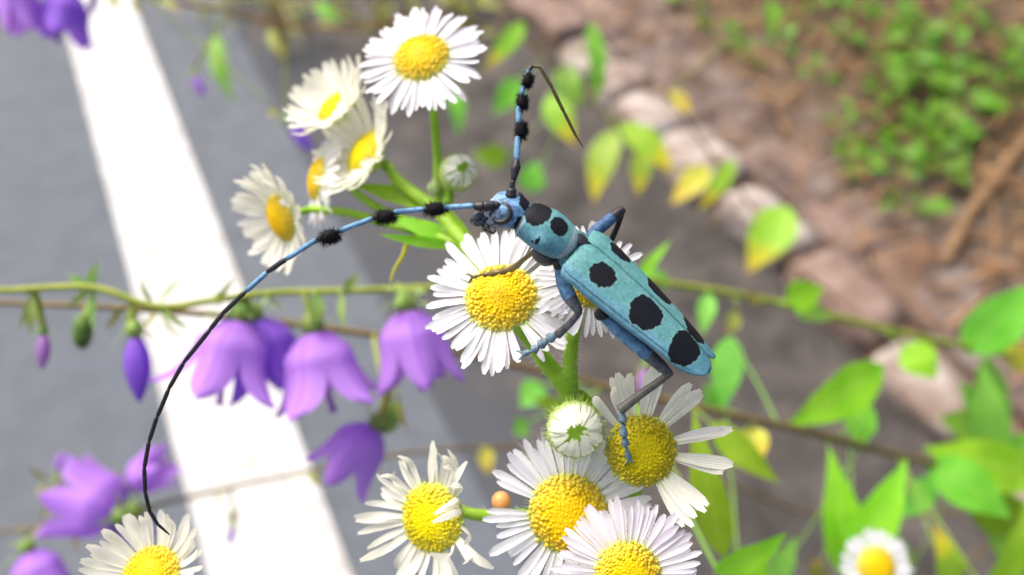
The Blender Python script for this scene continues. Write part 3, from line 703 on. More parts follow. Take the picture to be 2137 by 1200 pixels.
def disc_geo(dome=.42):
    V, F, UV = [], [], []
    for i in range(9):
        r = i/8
        for k in range(24):
            an = 2*math.pi*k/24; V.append(Vector((r*math.cos(an), r*math.sin(an), dome*(1-r**2.4)))); UV.append((r*.9, 0))
    for i in range(8):
        for k in range(24): F.append((i*24+k, (i+1)*24+k, (i+1)*24+(k+1) % 24, i*24+(k+1) % 24))
    return V, F, None, UV
def floret_geo(dome=.42, N=330, seed=1):
    rng = random.Random(seed); V, F, UV = [], [], []
    for i in range(N):
        r = math.sqrt((i+.5)/N)*.99; an = i*2.399963
        an += rng.uniform(-.05, .05)/max(r, .15); r = min(.99, r+rng.uniform(-.018, .018))
        c = Vector((r*math.cos(an), r*math.sin(an), dome*(1-r**2.4)-.012))
        sl = dome*2.4*r**1.4; nrm = Vector((sl*math.cos(an), sl*math.sin(an), 1)).normalized()
        nrm = (nrm+Vector((rng.uniform(-.2, .2), rng.uniform(-.2, .2), 0))).normalized()
        a = nrm.orthogonal().normalized(); b = nrm.cross(a)
        w = .047*(0.85+.3*r)*rng.uniform(.75, 1.2); h = (.02+.075*max(0, r-.35))*rng.uniform(.6, 1.6)
        open_ = r > .5 and rng.random() < .75
        k0 = len(V); ph = rng.uniform(0, 1)
        for lv, (hh, ww) in enumerate(((0, .8), (h*.75, 1.0), (h, 1.25 if open_ else .55))):
            for q in range(5):
                t = 2*math.pi*q/5+ph; V.append(c+nrm*hh+(a*math.cos(t)+b*math.sin(t))*w*ww); UV.append((min(1, .15+r*.55+lv*.15), 0))
        V.append(c+nrm*(h*.7 if open_ else h*1.1)); UV.append((min(1, .25+r*.6), 0))
        for lv in (0, 1):
            for q in range(5): F.append((k0+lv*5+q, k0+lv*5+(q+1) % 5, k0+lv*5+5+(q+1) % 5, k0+lv*5+5+q))
        for q in range(5): F.append((k0+10+q, k0+10+(q+1) % 5, k0+15))
    return V, F, None, UV
_d = disc_geo(); _f = [floret_geo(seed=1), floret_geo(seed=2)]
DISC = {m: mesh('disc', _d[0], _d[1], M[m], None, _d[3]) for m in ('disc', 'disc_lemon', 'disc_olive')}
FLOR = {(m, i): mesh('disc_florets', _f[i][0], _f[i][1], M[m], None, _f[i][3]) for m in DISC for i in (0, 1)}
def involucre_geo():
    V, F, UV = [], [], []
    prof = [(.12, -.62), (.3, -.6), (.62, -.5), (.86, -.3), (.97, -.1), (1.0, .02), (.93, .05)]
    for i, (r, z) in enumerate(prof):
        for k in range(48):
            an = 2*math.pi*k/48; rr = r*(1+(.035 if k % 2 else -.02)*(i > 0))
            zz = z+(.06 if (k % 4 == 0 and i >= 5) else 0)
            V.append(Vector((rr*math.cos(an), rr*math.sin(an), zz)))
    for i in range(len(prof)-1):
        for k in range(48): F.append((i*48+k, i*48+(k+1) % 48, (i+1)*48+(k+1) % 48, (i+1)*48+k))
    rng = random.Random(4)
    for _ in range(150):
        an = rng.uniform(0, 6.283); i = rng.choice([2, 3, 3, 4, 4, 5]); r, z = prof[i]
        p = Vector((r*math.cos(an), r*math.sin(an), z)); d = Vector((math.cos(an), math.sin(an), rng.uniform(-.9, .5)))
        s = Vector((-math.sin(an), math.cos(an), 0))*.006; k = len(V)
        V += [p-s, p+s, p+d*rng.uniform(.12, .3)]; F.append((k, k+1, k+2))
    return V, F
_iv = involucre_geo(); INVO = mesh('flower_head', _iv[0], _iv[1], M['green_pale'])
def head_matrix(u, v, d, n, r_mm):
    z = cv(*n).normalized(); x = (CX-z*CX.dot(z)).normalized(); y = z.cross(x)
    k = DMAP(d)/d if DMAP else 1.0
    return Matrix.Translation(px(u, v, d)) @ Matrix((x, y, z)).transposed().to_4x4(), r_mm*k/1000.0
def flower(plant, u, v, d, n, r_mm, L_mm, count, style='flat', pm='petal', dm='disc', elev=0.0, ejit=.1, ljit=.1, angles=None, wscale=1.0, seed=0, skip=None, ring=.93, fvar=0, back=None):
    """n = facing in camera axes; elev = petals' rise above the flower plane"""
    rng = random.Random(seed+100)
    if DMAP: L_mm *= DMAP(d)/d
    F4, r = head_matrix(u, v, d, n, r_mm); S = Matrix.Diagonal((r, r, r, 1))
    h = link('flower_head', INVO, plant, F4 @ S)
    link('disc', DISC[dm], h, F4 @ S)
    fo = link('disc_florets', FLOR[dm, fvar], h, F4 @ S); fo['kind'] = 'stuff'
    pts = petals_of(style, pm)
    lst = angles or [(360.0*i/count+rng.uniform(-.35, .35)*360/count) for i in range(count)]
    for i, a in enumerate(lst):
        if skip and skip(a % 360): continue
        an = rad(a); L = L_mm/1000*(1+rng.uniform(-ljit, ljit)); e = elev+rng.uniform(-ejit, ejit)
        if back: e += back(a % 360)
        m4 = F4 @ Matrix.Rotation(an, 4, 'Z') @ Matrix.Translation((r*ring, 0, r*(.02 + (.035 if i % 2 else 0)))) @ Matrix.Rotation(-e, 4, 'Y') @ Matrix.Rotation(rng.uniform(-.16, .16), 4, 'X') @ Matrix.Diagonal((L, L*wscale*rng.uniform(.85, 1.12), L, 1))
        link('petal', rng.choice(pts), h, m4)
    base = F4 @ Vector((0, 0, -.60*r)); return base, (F4.to_3x3() @ Vector((0, 0, -1))), h
def bud(plant, u, v, d, n, r_mm, count=26, seed=0, L=1.35):
    rng = random.Random(seed); F4, r = head_matrix(u, v, d, n, r_mm)
    V, F = [], []
    prof = [(.1, -.85), (.5, -.78), (.85, -.45), (1.0, 0), (.95, .3), (.72, .58)]
    for i, (q, z) in enumerate(prof):
        for k in range(36):
            an = 2*math.pi*k/36; rr = q*(1+(.03 if k % 2 else -.02)); V.append(Vector((rr*math.cos(an), rr*math.sin(an), z+(.12*rng.random() if i == 5 and k % 2 else 0))))
    for i in range(5):
        for k in range(36): F.append((i*36+k, i*36+(k+1) % 36, (i+1)*36+(k+1) % 36, (i+1)*36+k))
    for _ in range(320):
        an = rng.uniform(0, 6.283); q, z = rng.choice(prof[1:5]); p = Vector((q*math.cos(an), q*math.sin(an), z)); dd = Vector((math.cos(an), math.sin(an), rng.uniform(-.6, .8)))
        s = Vector((-math.sin(an), math.cos(an), 0))*.008; k = len(V); V += [p-s, p+s, p+dd*rng.uniform(.15, .38)]; F.append((k, k+1, k+2))
    h = link('flower_bud', mesh('flower_bud', V, F, M['green_pale']), plant, F4 @ Matrix.Diagonal((r, r, r, 1)))
    core = ellipsoid(Vector((0, 0, .42)), Vector((.62, 0, 0)), Vector((0, .62, 0)), Vector((0, 0, .36)), 14, 8)
    link('bud_centre', mesh('bud_centre', core[0], core[1], M['green']), h, F4 @ Matrix.Diagonal((r, r, r, 1)))
    pts = petals_of('bud', 'petal_cream')
    for i in range(count):
        an = 2*math.pi*(i+rng.uniform(-.25, .25))/count
        m4 = F4 @ Matrix.Rotation(an, 4, 'Z') @ Matrix.Translation((r*.86, 0, r*.42)) @ Matrix.Rotation(-rad(118+rng.uniform(-8, 8)), 4, 'Y') @ Matrix.Rotation(math.pi, 4, 'X') @ Matrix.Diagonal((r*.82*rng.uniform(.85, 1.1), r*.75, -r*.55, 1))
        m4 = F4 @ Matrix.Rotation(an, 4, 'Z') @ Matrix.Translation((r*.88, 0, r*.40)) @ Matrix.Rotation(-rad(70+rng.uniform(-8, 8)), 4, 'Y') @ Matrix.Diagonal((r*.68*rng.uniform(.8, 1.1), r*.66, r*.8, 1))
        link('petal', rng.choice(pts), h, m4)
    return F4 @ Vector((0, 0, -.82*r)), (F4.to_3x3() @ Vector((0, 0, -1))), h
def pedicel(plant, base, path_pts, r0=.0006, r1=.0008, hair=60, name='stalk'):
    """from a flower base through photo points to a joint"""
    b, dirn = base[0], base[1]
    pts = [(b-dirn*.0012, r0*1.25), (b+dirn*.0025, r0)] + [(px(*q), r0+(r1-r0)*(i+1)/len(path_pts)) for i, q in enumerate(path_pts)]
    path = catmull(pts, 7)
    part(name, merge(tube(path, 8)), M['green'], plant)
    if hair: part('stalk_hair', hairs_on(path, hair, .0007, .00003, RND), M['hair'], plant, kind='stuff')
    return path
def plant_root(name, pts, ground, label, cat='fleabane', group=None):
    w = [(px(a[0], a[1], a[2]), a[3]) for a in pts]
    last = w[-1][0]
    d0 = (w[-1][0]-w[-2][0]).normalized(); k0 = last+d0*.02; g2 = ground+Vector((0, 0, .12))
    w += [(last+d0*.008, w[-1][1]), (k0, w[-1][1])] + [(k0.lerp(g2, f)-Vector((0, 0, .06*math.sin(math.pi*f))), .0014+.0006*f) for f in (.05, .12, .22, .36, .52, .7, .86)] + [(ground+Vector((0, 0, .05)), .0021), (ground-Vector((0, 0, .006)), .0024)]
    path = catmull(w, 9)
    root = empty(name, ground); part('stem', tube(path, 8), M['green'], root)
    part('stem_hair', hairs_on(path, 220, .0008, .00003, RND, 0, 0, .25), M['hair'], root, kind='stuff')
    return tag(root, label, cat, group), path

G1, G2, G3 = rq(-.16, .78, .0), rq(-.22, .80, .0), rq(-.28, .77, .0)
# --- upper spray
DMAP = lambda d: .1+(d-.1)*.62
UP, upath = plant_root('fleabane_plant', [(905, 428, .136, .0011), (940, 470, .133, .0012), (988, 535, .128, .0012), (1060, 640, .120, .0011), (1132, 745, .111, .0012), (1186, 826, .108, .0012), (1215, 960, .112, .0012), (1225, 1280, .118, .0013)], G1,
                       'spray of five white fleabane flowers and a round bud behind the black-tufted antenna')
b = flower(UP, 880, 121, .125, (-.16, .40, .90), 4.3, 6.0, 62, 'flat', 'petal', 'disc', -.05, .12, .12, seed=1)
pedicel(UP, b, [(905, 235, .131), (912, 320, .134), (914, 395, .135), (925, 450, .1345)])
b = flower(UP, 703, 224, .150, (-.48, .56, .68), 4.0, 6.6, 46, 'cup', 'petal_cream', 'disc_lemon', .42, .16, .12, seed=2, wscale=1.25)
pedicel(UP, b, [(790, 330, .15), (850, 395, .142), (905, 430, .1362)])
b = flower(UP, 762, 322, .143, (-.66, .34, .68), 4.3, 6.4, 50, 'cup', 'petal_cream', 'disc_lemon', .35, .25, .12, seed=3, wscale=1.2)
pedicel(UP, b, [(828, 375, .142), (870, 408, .138), (915, 440, .1355)], .0009, .0011)
b = flower(UP, 664, 372, .150, (-.86, .14, .42), 4.1, 5.6, 46, 'flat', 'petal', 'disc', -.25, .12, .1, seed=4, back=lambda a: 0)
pedicel(UP, b, [(740, 400, .148), (800, 440, .143), (900, 478, .137), (945, 482, .1335)])
b = flower(UP, 588, 455, .142, (-.66, -.32, .66), 4.1, 6.4, 48, 'cup', 'petal_cream', 'disc', .15, .25, .12, seed=5, wscale=1.3)
pedicel(UP, b, [(660, 437, .146), (730, 445, .144), (830, 472, .139), (900, 490, .136), (965, 512, .131)], .0006, .0008)
b = bud(UP, 953, 362, .132, (.35, .12, .92), 3.0, 24, 7)
pedicel(UP, b, [(935, 410, .135), (925, 445, .1345)], .0008, .001)
b = bud(UP, 906, 392, .133, (-.3, .3, .9), 1.05, 10, 8)
pedicel(UP, b, [(912, 415, .1355), (925, 450, .1345)], .0005, .0007, 20)
leaf(UP, upath, (955, 505), (810, 452), 40, M['leaf'], .134, .136, .3, .06)
leaf(UP, upath, (960, 512), (790, 488), 26, M['leaf'], .133, .136, -.4, .06)
leaf(UP, upath, (900, 432), (735, 385), 44, M['leaf'], .138, .146, .5, .05)
leaf(UP, upath, (1000, 560), (925, 420), 46, M['leaf'], .130, .134, -.3, .05)
part('leaf', tube(catmull(P([(880, 490, .136, 5), (852, 505, .136, 5), (840, 535, .136, 4), (822, 565, .137, 3), (815, 590, .137, 1.5)]), 6), 6), M['leaf_yellow'], UP)

DMAP = None
# --- middle stem: the two flowers the beetle stands on, the bud and the sparse olive flower
MID, mpath = plant_root('fleabane_plant', [(1193, 705, .1045, .0010), (1190, 770, .105, .0010), (1192, 830, .1055, .0011), (1208, 960, .108, .0012), (1225, 1100, .112, .0012), (1235, 1290, .116, .0013)], G2,
                        'fleabane stem whose white flowers and bud the blue beetle is standing on')
b1 = flower(MID, 1046, 622, .0972, (-.10, .42, .90), 4.3, 5.4, 56, 'flat', 'petal', 'disc', -.02, .15, .18, seed=11, wscale=1.02, skip=lambda a: 40 < a < 48 or 290 < a < 297)
pedicel(MID, b1, [(1090, 690, .103), (1150, 765, .105), (1185, 815, .1055)], .0009, .001)
b2 = flower(MID, 1232, 585, .0965, (.22, .30, .92), 3.4, 4.0, 48, 'flat', 'petal', 'disc', .0, .12, .18, seed=12)
pedicel(MID, b2, [(1200, 680, .1035), (1192, 720, .1045), (1190, 790, .1052)], .0008, .001, 90)
b3 = flower(MID, 1338, 940, .0955, (.06, .12, .99), 4.15, 6.4, 0, 'cup', 'petal_cream', 'disc_olive', .12, .2, .12, seed=13, wscale=1.0,
            angles=[120, 113, 108, 103, 87, 82, 76, 57, 53, 48, 44, 18, 13, -9, -14, -38, -46, -54, -60, -64, 134])
pedicel(MID, b3, [(1330, 1010, .103), (1290, 1120, .110), (1240, 1240, .1155)], .0008, .001)
b4 = bud(MID, 1200, 896, .0945, (-.02, .12, .99), 3.35, 30, 14)
pedicel(MID, b4, [(1207, 960, .1065), (1218, 1040, .110)], .0007, .0009, 40)
leaf(MID, mpath, (1195, 572), (1135, 578), 36, M['leaf_olive'], .1035, .102, .2, .05)
leaf(MID, mpath, (1195, 812), (1250, 860), 34, M['leaf'], .1065, .107, .2, .1)

# --- lower stem
LOW, lpath = plant_root('fleabane_plant', [(1180, 1075, .1085, .0011), (1200, 1140, .112, .0012), (1220, 1300, .118, .0013)], G3,
                        'fleabane stem with three broad white flowers clustered below the round green bud')
b = flower(LOW, 1186, 1072, .0985, (-.08, .12, .98), 4.75, 5.7, 58, 'flat', 'petal', 'disc', .0, .15, .2, seed=21, wscale=.92, skip=lambda a: 160 < a < 177)
pedicel(LOW, b, [(1190, 1110, .108), (1203, 1150, .1125)], .0009, .0011)
b = flower(LOW, 1310, 1200, .0925, (.0, .16, .98), 3.75, 5.0, 70, 'flat', 'petal_pink', 'disc', .05, .12, .14, seed=22, fvar=1, wscale=.92)
pedicel(LOW, b, [(1290, 1240, .104), (1240, 1290, .1165)], .0009, .0011)
b = flower(LOW, 903, 1080, .1035, (-.40, .06, .91), 4.35, 5.5, 50, 'curl', 'petal_cream', 'disc_lemon', .0, .28, .18, seed=23, skip=lambda a: (300 < a < 312) or (100 < a < 112) or (218 < a < 226) or (a > 335 and a % 9 > 3) or (a < 30 and a % 9 > 4), fvar=1, back=lambda a: .55 if (a < 50 or a > 310) else 0)
pedicel(LOW, b, [(1000, 1075, .1082), (1040, 1075, .1085), (1100, 1076, .1085), (1170, 1090, .109)], .0008, .0009, 60)
# spent seed fluff beside the bud
rng = random.Random(31); V, F = [], []
c0 = px(1135, 965, .103)
for _ in range(120):
    d = cv(rng.uniform(-1, .4), rng.uniform(-.6, .9), rng.uniform(-.3, .8)).normalized(); q = c0+d*.0009; tip = c0+d*rng.uniform(.0028, .0052)
    s = d.orthogonal()*.00003; k = len(V); V += [q-s, q+s, tip]; F.append((k, k+1, k+2))
_e = ellipsoid(c0, cv(.0012, 0, 0), cv(0, .0012, 0), cv(0, 0, .0012), 10, 6)
sh = part('seed_head', _e, M['green_pale'], LOW, c0)
part('seed_fluff', (V, F), M['hair'], sh, c0, kind='stuff')
part('stalk', tube(catmull([(c0, .0006), (px(1160, 1030, .1065), .0006), (px(1185, 1095, .109), .0008)], 6), 7), M['green'], LOW)

# --- the flower touched by the long antenna, and the small far one
G4 = rq(.05, .78, 0)
FL, fpath = plant_root('fleabane_plant', [(318, 1215, .108, .0009), (345, 1290, .113, .0010), (420, 1420, .125, .0012)], rq(-.02, .30, -.012),
                       'white fleabane flower with crumpled petals touched by the tip of the long antenna')
b = flower(FL, 316, 1200, .1025, (-.02, .52, .85), 3.6, 5.2, 50, 'cup', 'petal_cream', 'disc', .4, .22, .15, seed=41, skip=lambda a: 93 < a < 101)
pedicel(FL, b, [(322, 1225, .109), (340, 1285, .1128)], .0008, .0009, 20)
FR, rpath = plant_root('fleabane_plant', [(1830, 1235, .206, .0010), (1840, 1320, .21, .0011)], rq(-.1, .75, -.01),
                       'small white fleabane flower blooming alone among broad green leaves')
b = flower(FR, 1828, 1182, .2, (.02, .22, .97), 4.7, 4.6, 52, 'flat', 'petal', 'disc', .05, .1, .1, seed=42, wscale=1.2)
pedicel(FR, b, [(1830, 1240, .2062), (1835, 1290, .2085)], .0008, .0009, 0)
# orange ball on the stalk
c = px(1046, 1046, .1066); gr = empty('gall', c)
gg = ellipsoid(c, cv(.0013, 0, 0), cv(0, .0013, 0), cv(0, 0, .0013), 16, 10)
part('ball', ([v+noise.noise_vector(v*900)*.00006 for v in gg[0]], gg[1]), M['orange'], gr, c)
part('foot', tube([(px(1046, 1060, .1070), .0006), (px(1047, 1074, .1080), .0009)], 8), M['petal_cream'], gr)
tag(gr, 'tiny round orange ball sitting on a green flower stalk', 'gall')

# ------------------------------------------------------------------ the beetle
KP = .088/FPX
ROLL = rad(47)
def frame(tu, tv, roll=ROLL):
    """tu, tv: photo direction of the body axis (v down); returns t, L, U in world"""
    t = (CX*tu-CU*tv).normalized(); s = t.cross(CB)
    return t, (s*math.cos(roll)+CB*math.sin(roll)), (CB*math.cos(roll)-s*math.sin(roll))
def spots_mat(name, base_fn, spots, nscale, namp, rim, extra=None):
    k = NT(name); uv = k.nd('ShaderNodeUVMap').outputs[0]
    nn = k.nd('ShaderNodeTexNoise'); k.l.new(uv, nn.inputs['Vector']); nn.inputs['Scale'].default_value = nscale; nn.inputs['Detail'].default_value = 4
    ad = k.nd('ShaderNodeVectorMath', operation='MULTIPLY_ADD'); k.l.new(nn.outputs['Color'], ad.inputs[0]); ad.inputs[1].default_value = (namp, namp, 0)
    sb = k.nd('ShaderNodeVectorMath', operation='SUBTRACT'); k.l.new(uv, sb.inputs[0]); sb.inputs[1].default_value = (namp/2, namp/2, 0); k.l.new(sb.outputs[0], ad.inputs[2])
    sx = k.nd('ShaderNodeSeparateXYZ'); k.l.new(ad.outputs[0], sx.inputs[0])
    raw = k.nd('ShaderNodeSeparateXYZ'); k.l.new(uv, raw.inputs[0])
    dmin = None
    for (cx, cy, rx, ry) in spots:
        a = k.math('DIVIDE', k.math('SUBTRACT', sx.outputs[0], cx), rx); b_ = k.math('DIVIDE', k.math('SUBTRACT', sx.outputs[1], cy), ry)
        dd = k.math('SQRT', k.math('ADD', k.math('POWER', k.math('ABSOLUTE', a), 2.4), k.math('POWER', k.math('ABSOLUTE', b_), 2.4)))
        dmin = dd if dmin is None else k.math('MINIMUM', dmin, dd)
    c = base_fn(k, uv, raw)
    c = k.mix(k.ramp(dmin, [(1.0-.5, (1, 1, 1)), (1.0-.499+.045, (0, 0, 0))]) if False else k.ramp(k.math('MULTIPLY', dmin, .5), [(.5, (1, 1, 1)), (.535, (0, 0, 0))]), c, rim)
    fine = k.noise(k.coord('Object'), 5200, 3); mid_ = k.noise(k.coord('Object'), 900, 3)
    c = k.mix(k.math('MULTIPLY', k.ramp(fine, [(.5, (0, 0, 0)), (.75, (1, 1, 1))]), .22), c, lin((150, 190, 200)))
    sp_ = k.noise(k.coord('Object'), 2300, 4, .65)
    c = k.mix(k.math('MULTIPLY', k.ramp(sp_, [(.36, (1, 1, 1)), (.47, (0, 0, 0))]), .42), c, lin((44, 92, 98)))
    c = k.mix(k.math('MULTIPLY', k.ramp(sp_, [(.55, (0, 0, 0)), (.66, (1, 1, 1))]), .25), c, lin((140, 186, 186)))
    c = k.mix(k.math('MULTIPLY', k.ramp(fine, [(.25, (1, 1, 1)), (.42, (0, 0, 0))]), .3), c, (.02, .05, .06))
    c = k.mix(k.ramp(k.math('MULTIPLY', dmin, .5), [(.49, (1, 1, 1)), (.503, (0, 0, 0))]), c, (.004, .005, .008))
    k.bump(k.math('ADD', fine, k.math('MULTIPLY', mid_, 1.5)), .4, .00007); k.base(c, .62, .2)
    k.b.inputs['Sheen Weight'].default_value = .0; k.b.inputs['Sheen Roughness'].default_value = .4
    k.b.inputs['Sheen Tint'].default_value = (.6, .8, 1, 1)
    return k.m
TEAL = (lin((76, 132, 132)), lin((92, 148, 146)))
def ely_base(k, uv, raw):
    n = k.noise(uv, .55, 5, .6); n2 = k.noise(uv, 9, 3)
    c = k.ramp(n, [(.3, TEAL[0]), (.7, TEAL[1])])
    c = k.mix(k.math('MULTIPLY', k.ramp(k.noise(uv, .3, 5, .65, .5), [(.45, (0, 0, 0)), (.65, (1, 1, 1))]), .35), c, lin((104, 140, 146)))
    c = k.mix(k.ramp(raw.outputs[1], [(3.2/5, (0, 0, 0)), (.86, (.8, .8, .8))]) if False else k.ramp(k.math('MULTIPLY', raw.outputs[1], .2), [(.66, (0, 0, 0)), (.84, (.85, .85, .85))]), c, lin((96, 146, 170)))
    c = k.mix(k.ramp(k.math('MULTIPLY', raw.outputs[0], .05), [(.76, (0, 0, 0)), (.9, (.5, .5, .5))]), c, lin((62, 120, 150)))
    sp = k.math('MULTIPLY', k.ramp(n2, [(.54, (0, 0, 0)), (.62, (1, 1, 1))]), k.ramp(k.math('MULTIPLY', raw.outputs[0], .05), [(.02, (1, 1, 1)), (.13, (0, 0, 0))]))
    c = k.mix(k.math('MULTIPLY', sp, .8), c, (.01, .014, .02))
    e_ = k.math('ABSOLUTE', k.math('SUBTRACT', raw.outputs[1], 4.22))
    c = k.mix(k.ramp(e_, [(.03, (.8, .8, .8)), (.09, (0, 0, 0))]), c, (.02, .05, .07))
    sut = k.math('MULTIPLY', k.ramp(raw.outputs[1], [(.05, (1, 1, 1)), (.13, (0, 0, 0))]), k.ramp(k.math('MULTIPLY', raw.outputs[0], .05), [(.3, (.25, .25, .25)), (.55, (.9, .9, .9))]))
    c = k.mix(sut, c, (.012, .03, .035))
    return k.mix(k.math('MULTIPLY', k.ramp(n2, [(.66, (0, 0, 0)), (.8, (1, 1, 1))]), .25), c, (.02, .05, .06))
ELY = spots_mat('elytron_spotted', ely_base, [(3.75, 2.35, 1.45, 1.28), (9.75, 2.35, 1.9, 1.75), (15.4, 2.2, 1.8, 2.2), (14.9, 3.3, 1.1, 1.2)], 1.5, .85, lin((118, 170, 168)))
# body: one lofted mesh, head to abdomen
def body_base(k, uv, raw):
    n = k.noise(uv, .06, 5, .6); n2 = k.noise(uv, .10, 4, .6, .8); n3 = k.noise(uv, .35, 3)
    x = raw.outputs[0]
    c = k.ramp(n, [(.3, TEAL[0]), (.7, TEAL[1])])
    c = k.mix(k.ramp(k.math('DIVIDE', raw.outputs[1], 100.0), [(.32, (0, 0, 0)), (.6, (.6, .6, .6))]), c, lin((92, 144, 172)))
    head = k.ramp(k.math('DIVIDE', x, 200.0), [(.40, (1, 1, 1)), (.44, (0, 0, 0))])
    hb = k.ramp(n, [(.3, lin((72, 116, 166))), (.7, lin((128, 170, 208)))])
    hb = k.mix(k.ramp(k.math('DIVIDE', x, 200.0), [(.14, (1, 1, 1)), (.28, (0, 0, 0))]), hb, lin((150, 156, 168)))
    spk = k.ramp(n2, [(.52, (0, 0, 0)), (.55, (1, 1, 1))])
    hb = k.mix(k.math('MULTIPLY', spk, k.ramp(k.math('DIVIDE', x, 200.0), [(.12, (1, 1, 1)), (.30, (.5, .5, .5))])), hb, (.012, .013, .018))
    c = k.mix(head, c, hb)
    neck = k.math('MULTIPLY', k.ramp(k.math('DIVIDE', x, 300.0), [(.278, (0, 0, 0)), (.292, (1, 1, 1))]), k.ramp(k.math('DIVIDE', x, 300.0), [(.325, (1, 1, 1)), (.337, (0, 0, 0))]))
    c = k.mix(neck, c, k.ramp(n3, [(.4, (.012, .014, .02)), (.6, lin((110, 120, 140)))]))
    for xe in (102.0, 190.0):
        ed = k.math('ABSOLUTE', k.math('SUBTRACT', x, xe)); c = k.mix(k.ramp(k.math('DIVIDE', ed, 10.0), [(.12, (.8, .8, .8)), (.25, (0, 0, 0))]), c, lin((178, 184, 190)))
    th = k.math('MULTIPLY', k.ramp(k.math('DIVIDE', x, 400.0), [(.535, (0, 0, 0)), (.55, (1, 1, 1))]), k.ramp(n2, [(.42, (0, 0, 0)), (.55, (1, 1, 1))]))
    c = k.mix(th, c, (.015, .018, .026))
    return c
SEC = [  # u, v, depth, half width px, half height px
 (1003, 452, .0866, 12, 12), (1010, 451, .0865, 21, 20), (1025, 449, .0863, 29, 27), (1042, 444, .0861, 36, 32), (1058, 440, .086, 39, 34), (1074, 442, .0861, 38, 34),
 (1087, 448, .0863, 34, 32), (1094, 452, .0864, 33, 31), (1097, 454, .0864, 39, 37), (1104, 459, .0864, 42, 40), (1120, 469, .0864, 46, 43), (1138, 480, .0864, 49, 45),
 (1152, 489, .0865, 49, 44), (1166, 498, .0866, 45, 42), (1174, 503, .0867, 42, 40), (1178, 506, .0869, 36, 34), (1184, 510, .0873, 34, 32), (1196, 520, .0882, 46, 40), (1222, 546, .0886, 56, 42),
 (1270, 592, .0888, 58, 40), (1330, 648, .0888, 55, 36), (1390, 703, .0888, 46, 30), (1430, 740, .0888, 34, 22), (1446, 755, .0888, 14, 10)]
pts = [(px(s[0], s[1], s[2]), i) for i, s in enumerate(SEC)]
path = catmull([(p, float(i)) for p, i in pts], 5)
def lerp_sec(i, j): 
    a = min(int(i), len(SEC)-2); f = i-a; return SEC[a][j]*(1-f)+SEC[a+1][j]*f
NR = 44; V, F, UV = [], [], []; acc = 0.0
for i, (p, si) in enumerate(path):
    if i: acc += (p-path[i-1][0]).length/KP
    t = (path[min(i+1, len(path)-1)][0]-path[max(i-1, 0)][0]).normalized()
    s = t.cross(CB).normalized(); up0 = s.cross(t)
    L = s*math.cos(ROLL)+up0*math.sin(ROLL); U = up0*math.cos(ROLL)-s*math.sin(ROLL)
    a, b_ = lerp_sec(si, 3)*KP, lerp_sec(si, 4)*KP
    for k in range(NR+1):
        th = -math.pi+2*math.pi*k/NR
        aa = a
        bump_ = 1.0
        if 95 < acc < 200:  # side tubercles of the pronotum
            bump_ += .16*math.exp(-((abs(th)-1.45)/.28)**2)*math.exp(-((acc-150)/14)**2)
        if 20 < acc < 75:   # raised antennal sockets on the head
            bump_ += .16*math.exp(-((abs(th)-.75)/.35)**2)*math.exp(-((acc-52)/14)**2)
            bump_ -= .07*math.exp(-(th/.25)**2)*math.exp(-((acc-48)/16)**2)
        V.append(p+(L*math.sin(th)*a+U*math.cos(th)*b_)*bump_); UV.append((acc, th*(a+b_)/2/KP))
BN = len(path)
for i in range(BN-1):
    for k in range(NR): F.append((i*(NR+1)+k, (i+1)*(NR+1)+k, (i+1)*(NR+1)+k+1, i*(NR+1)+k+1))
F.append(tuple(range(NR))); F.append(tuple((BN-1)*(NR+1)+k for k in range(NR))[::-1])
BODY = spots_mat('beetle_body', body_base, [(117, 8, 24, 36), (163, 15, 18, 21), (143, 66, 3.5, 10), (136, 76, 3, 4), (80, -8, 9, 28), (82, 52, 8, 20)], .13, 10.0, lin((112, 162, 166)))
broot = empty('longhorn_beetle', px(1240, 590, .0915))
tag(broot, 'pale blue longhorn beetle with black spots and long banded antennae standing on white flowers', 'beetle')
me = mesh('body', V, F, BODY, None, UV); link('body', me, broot)
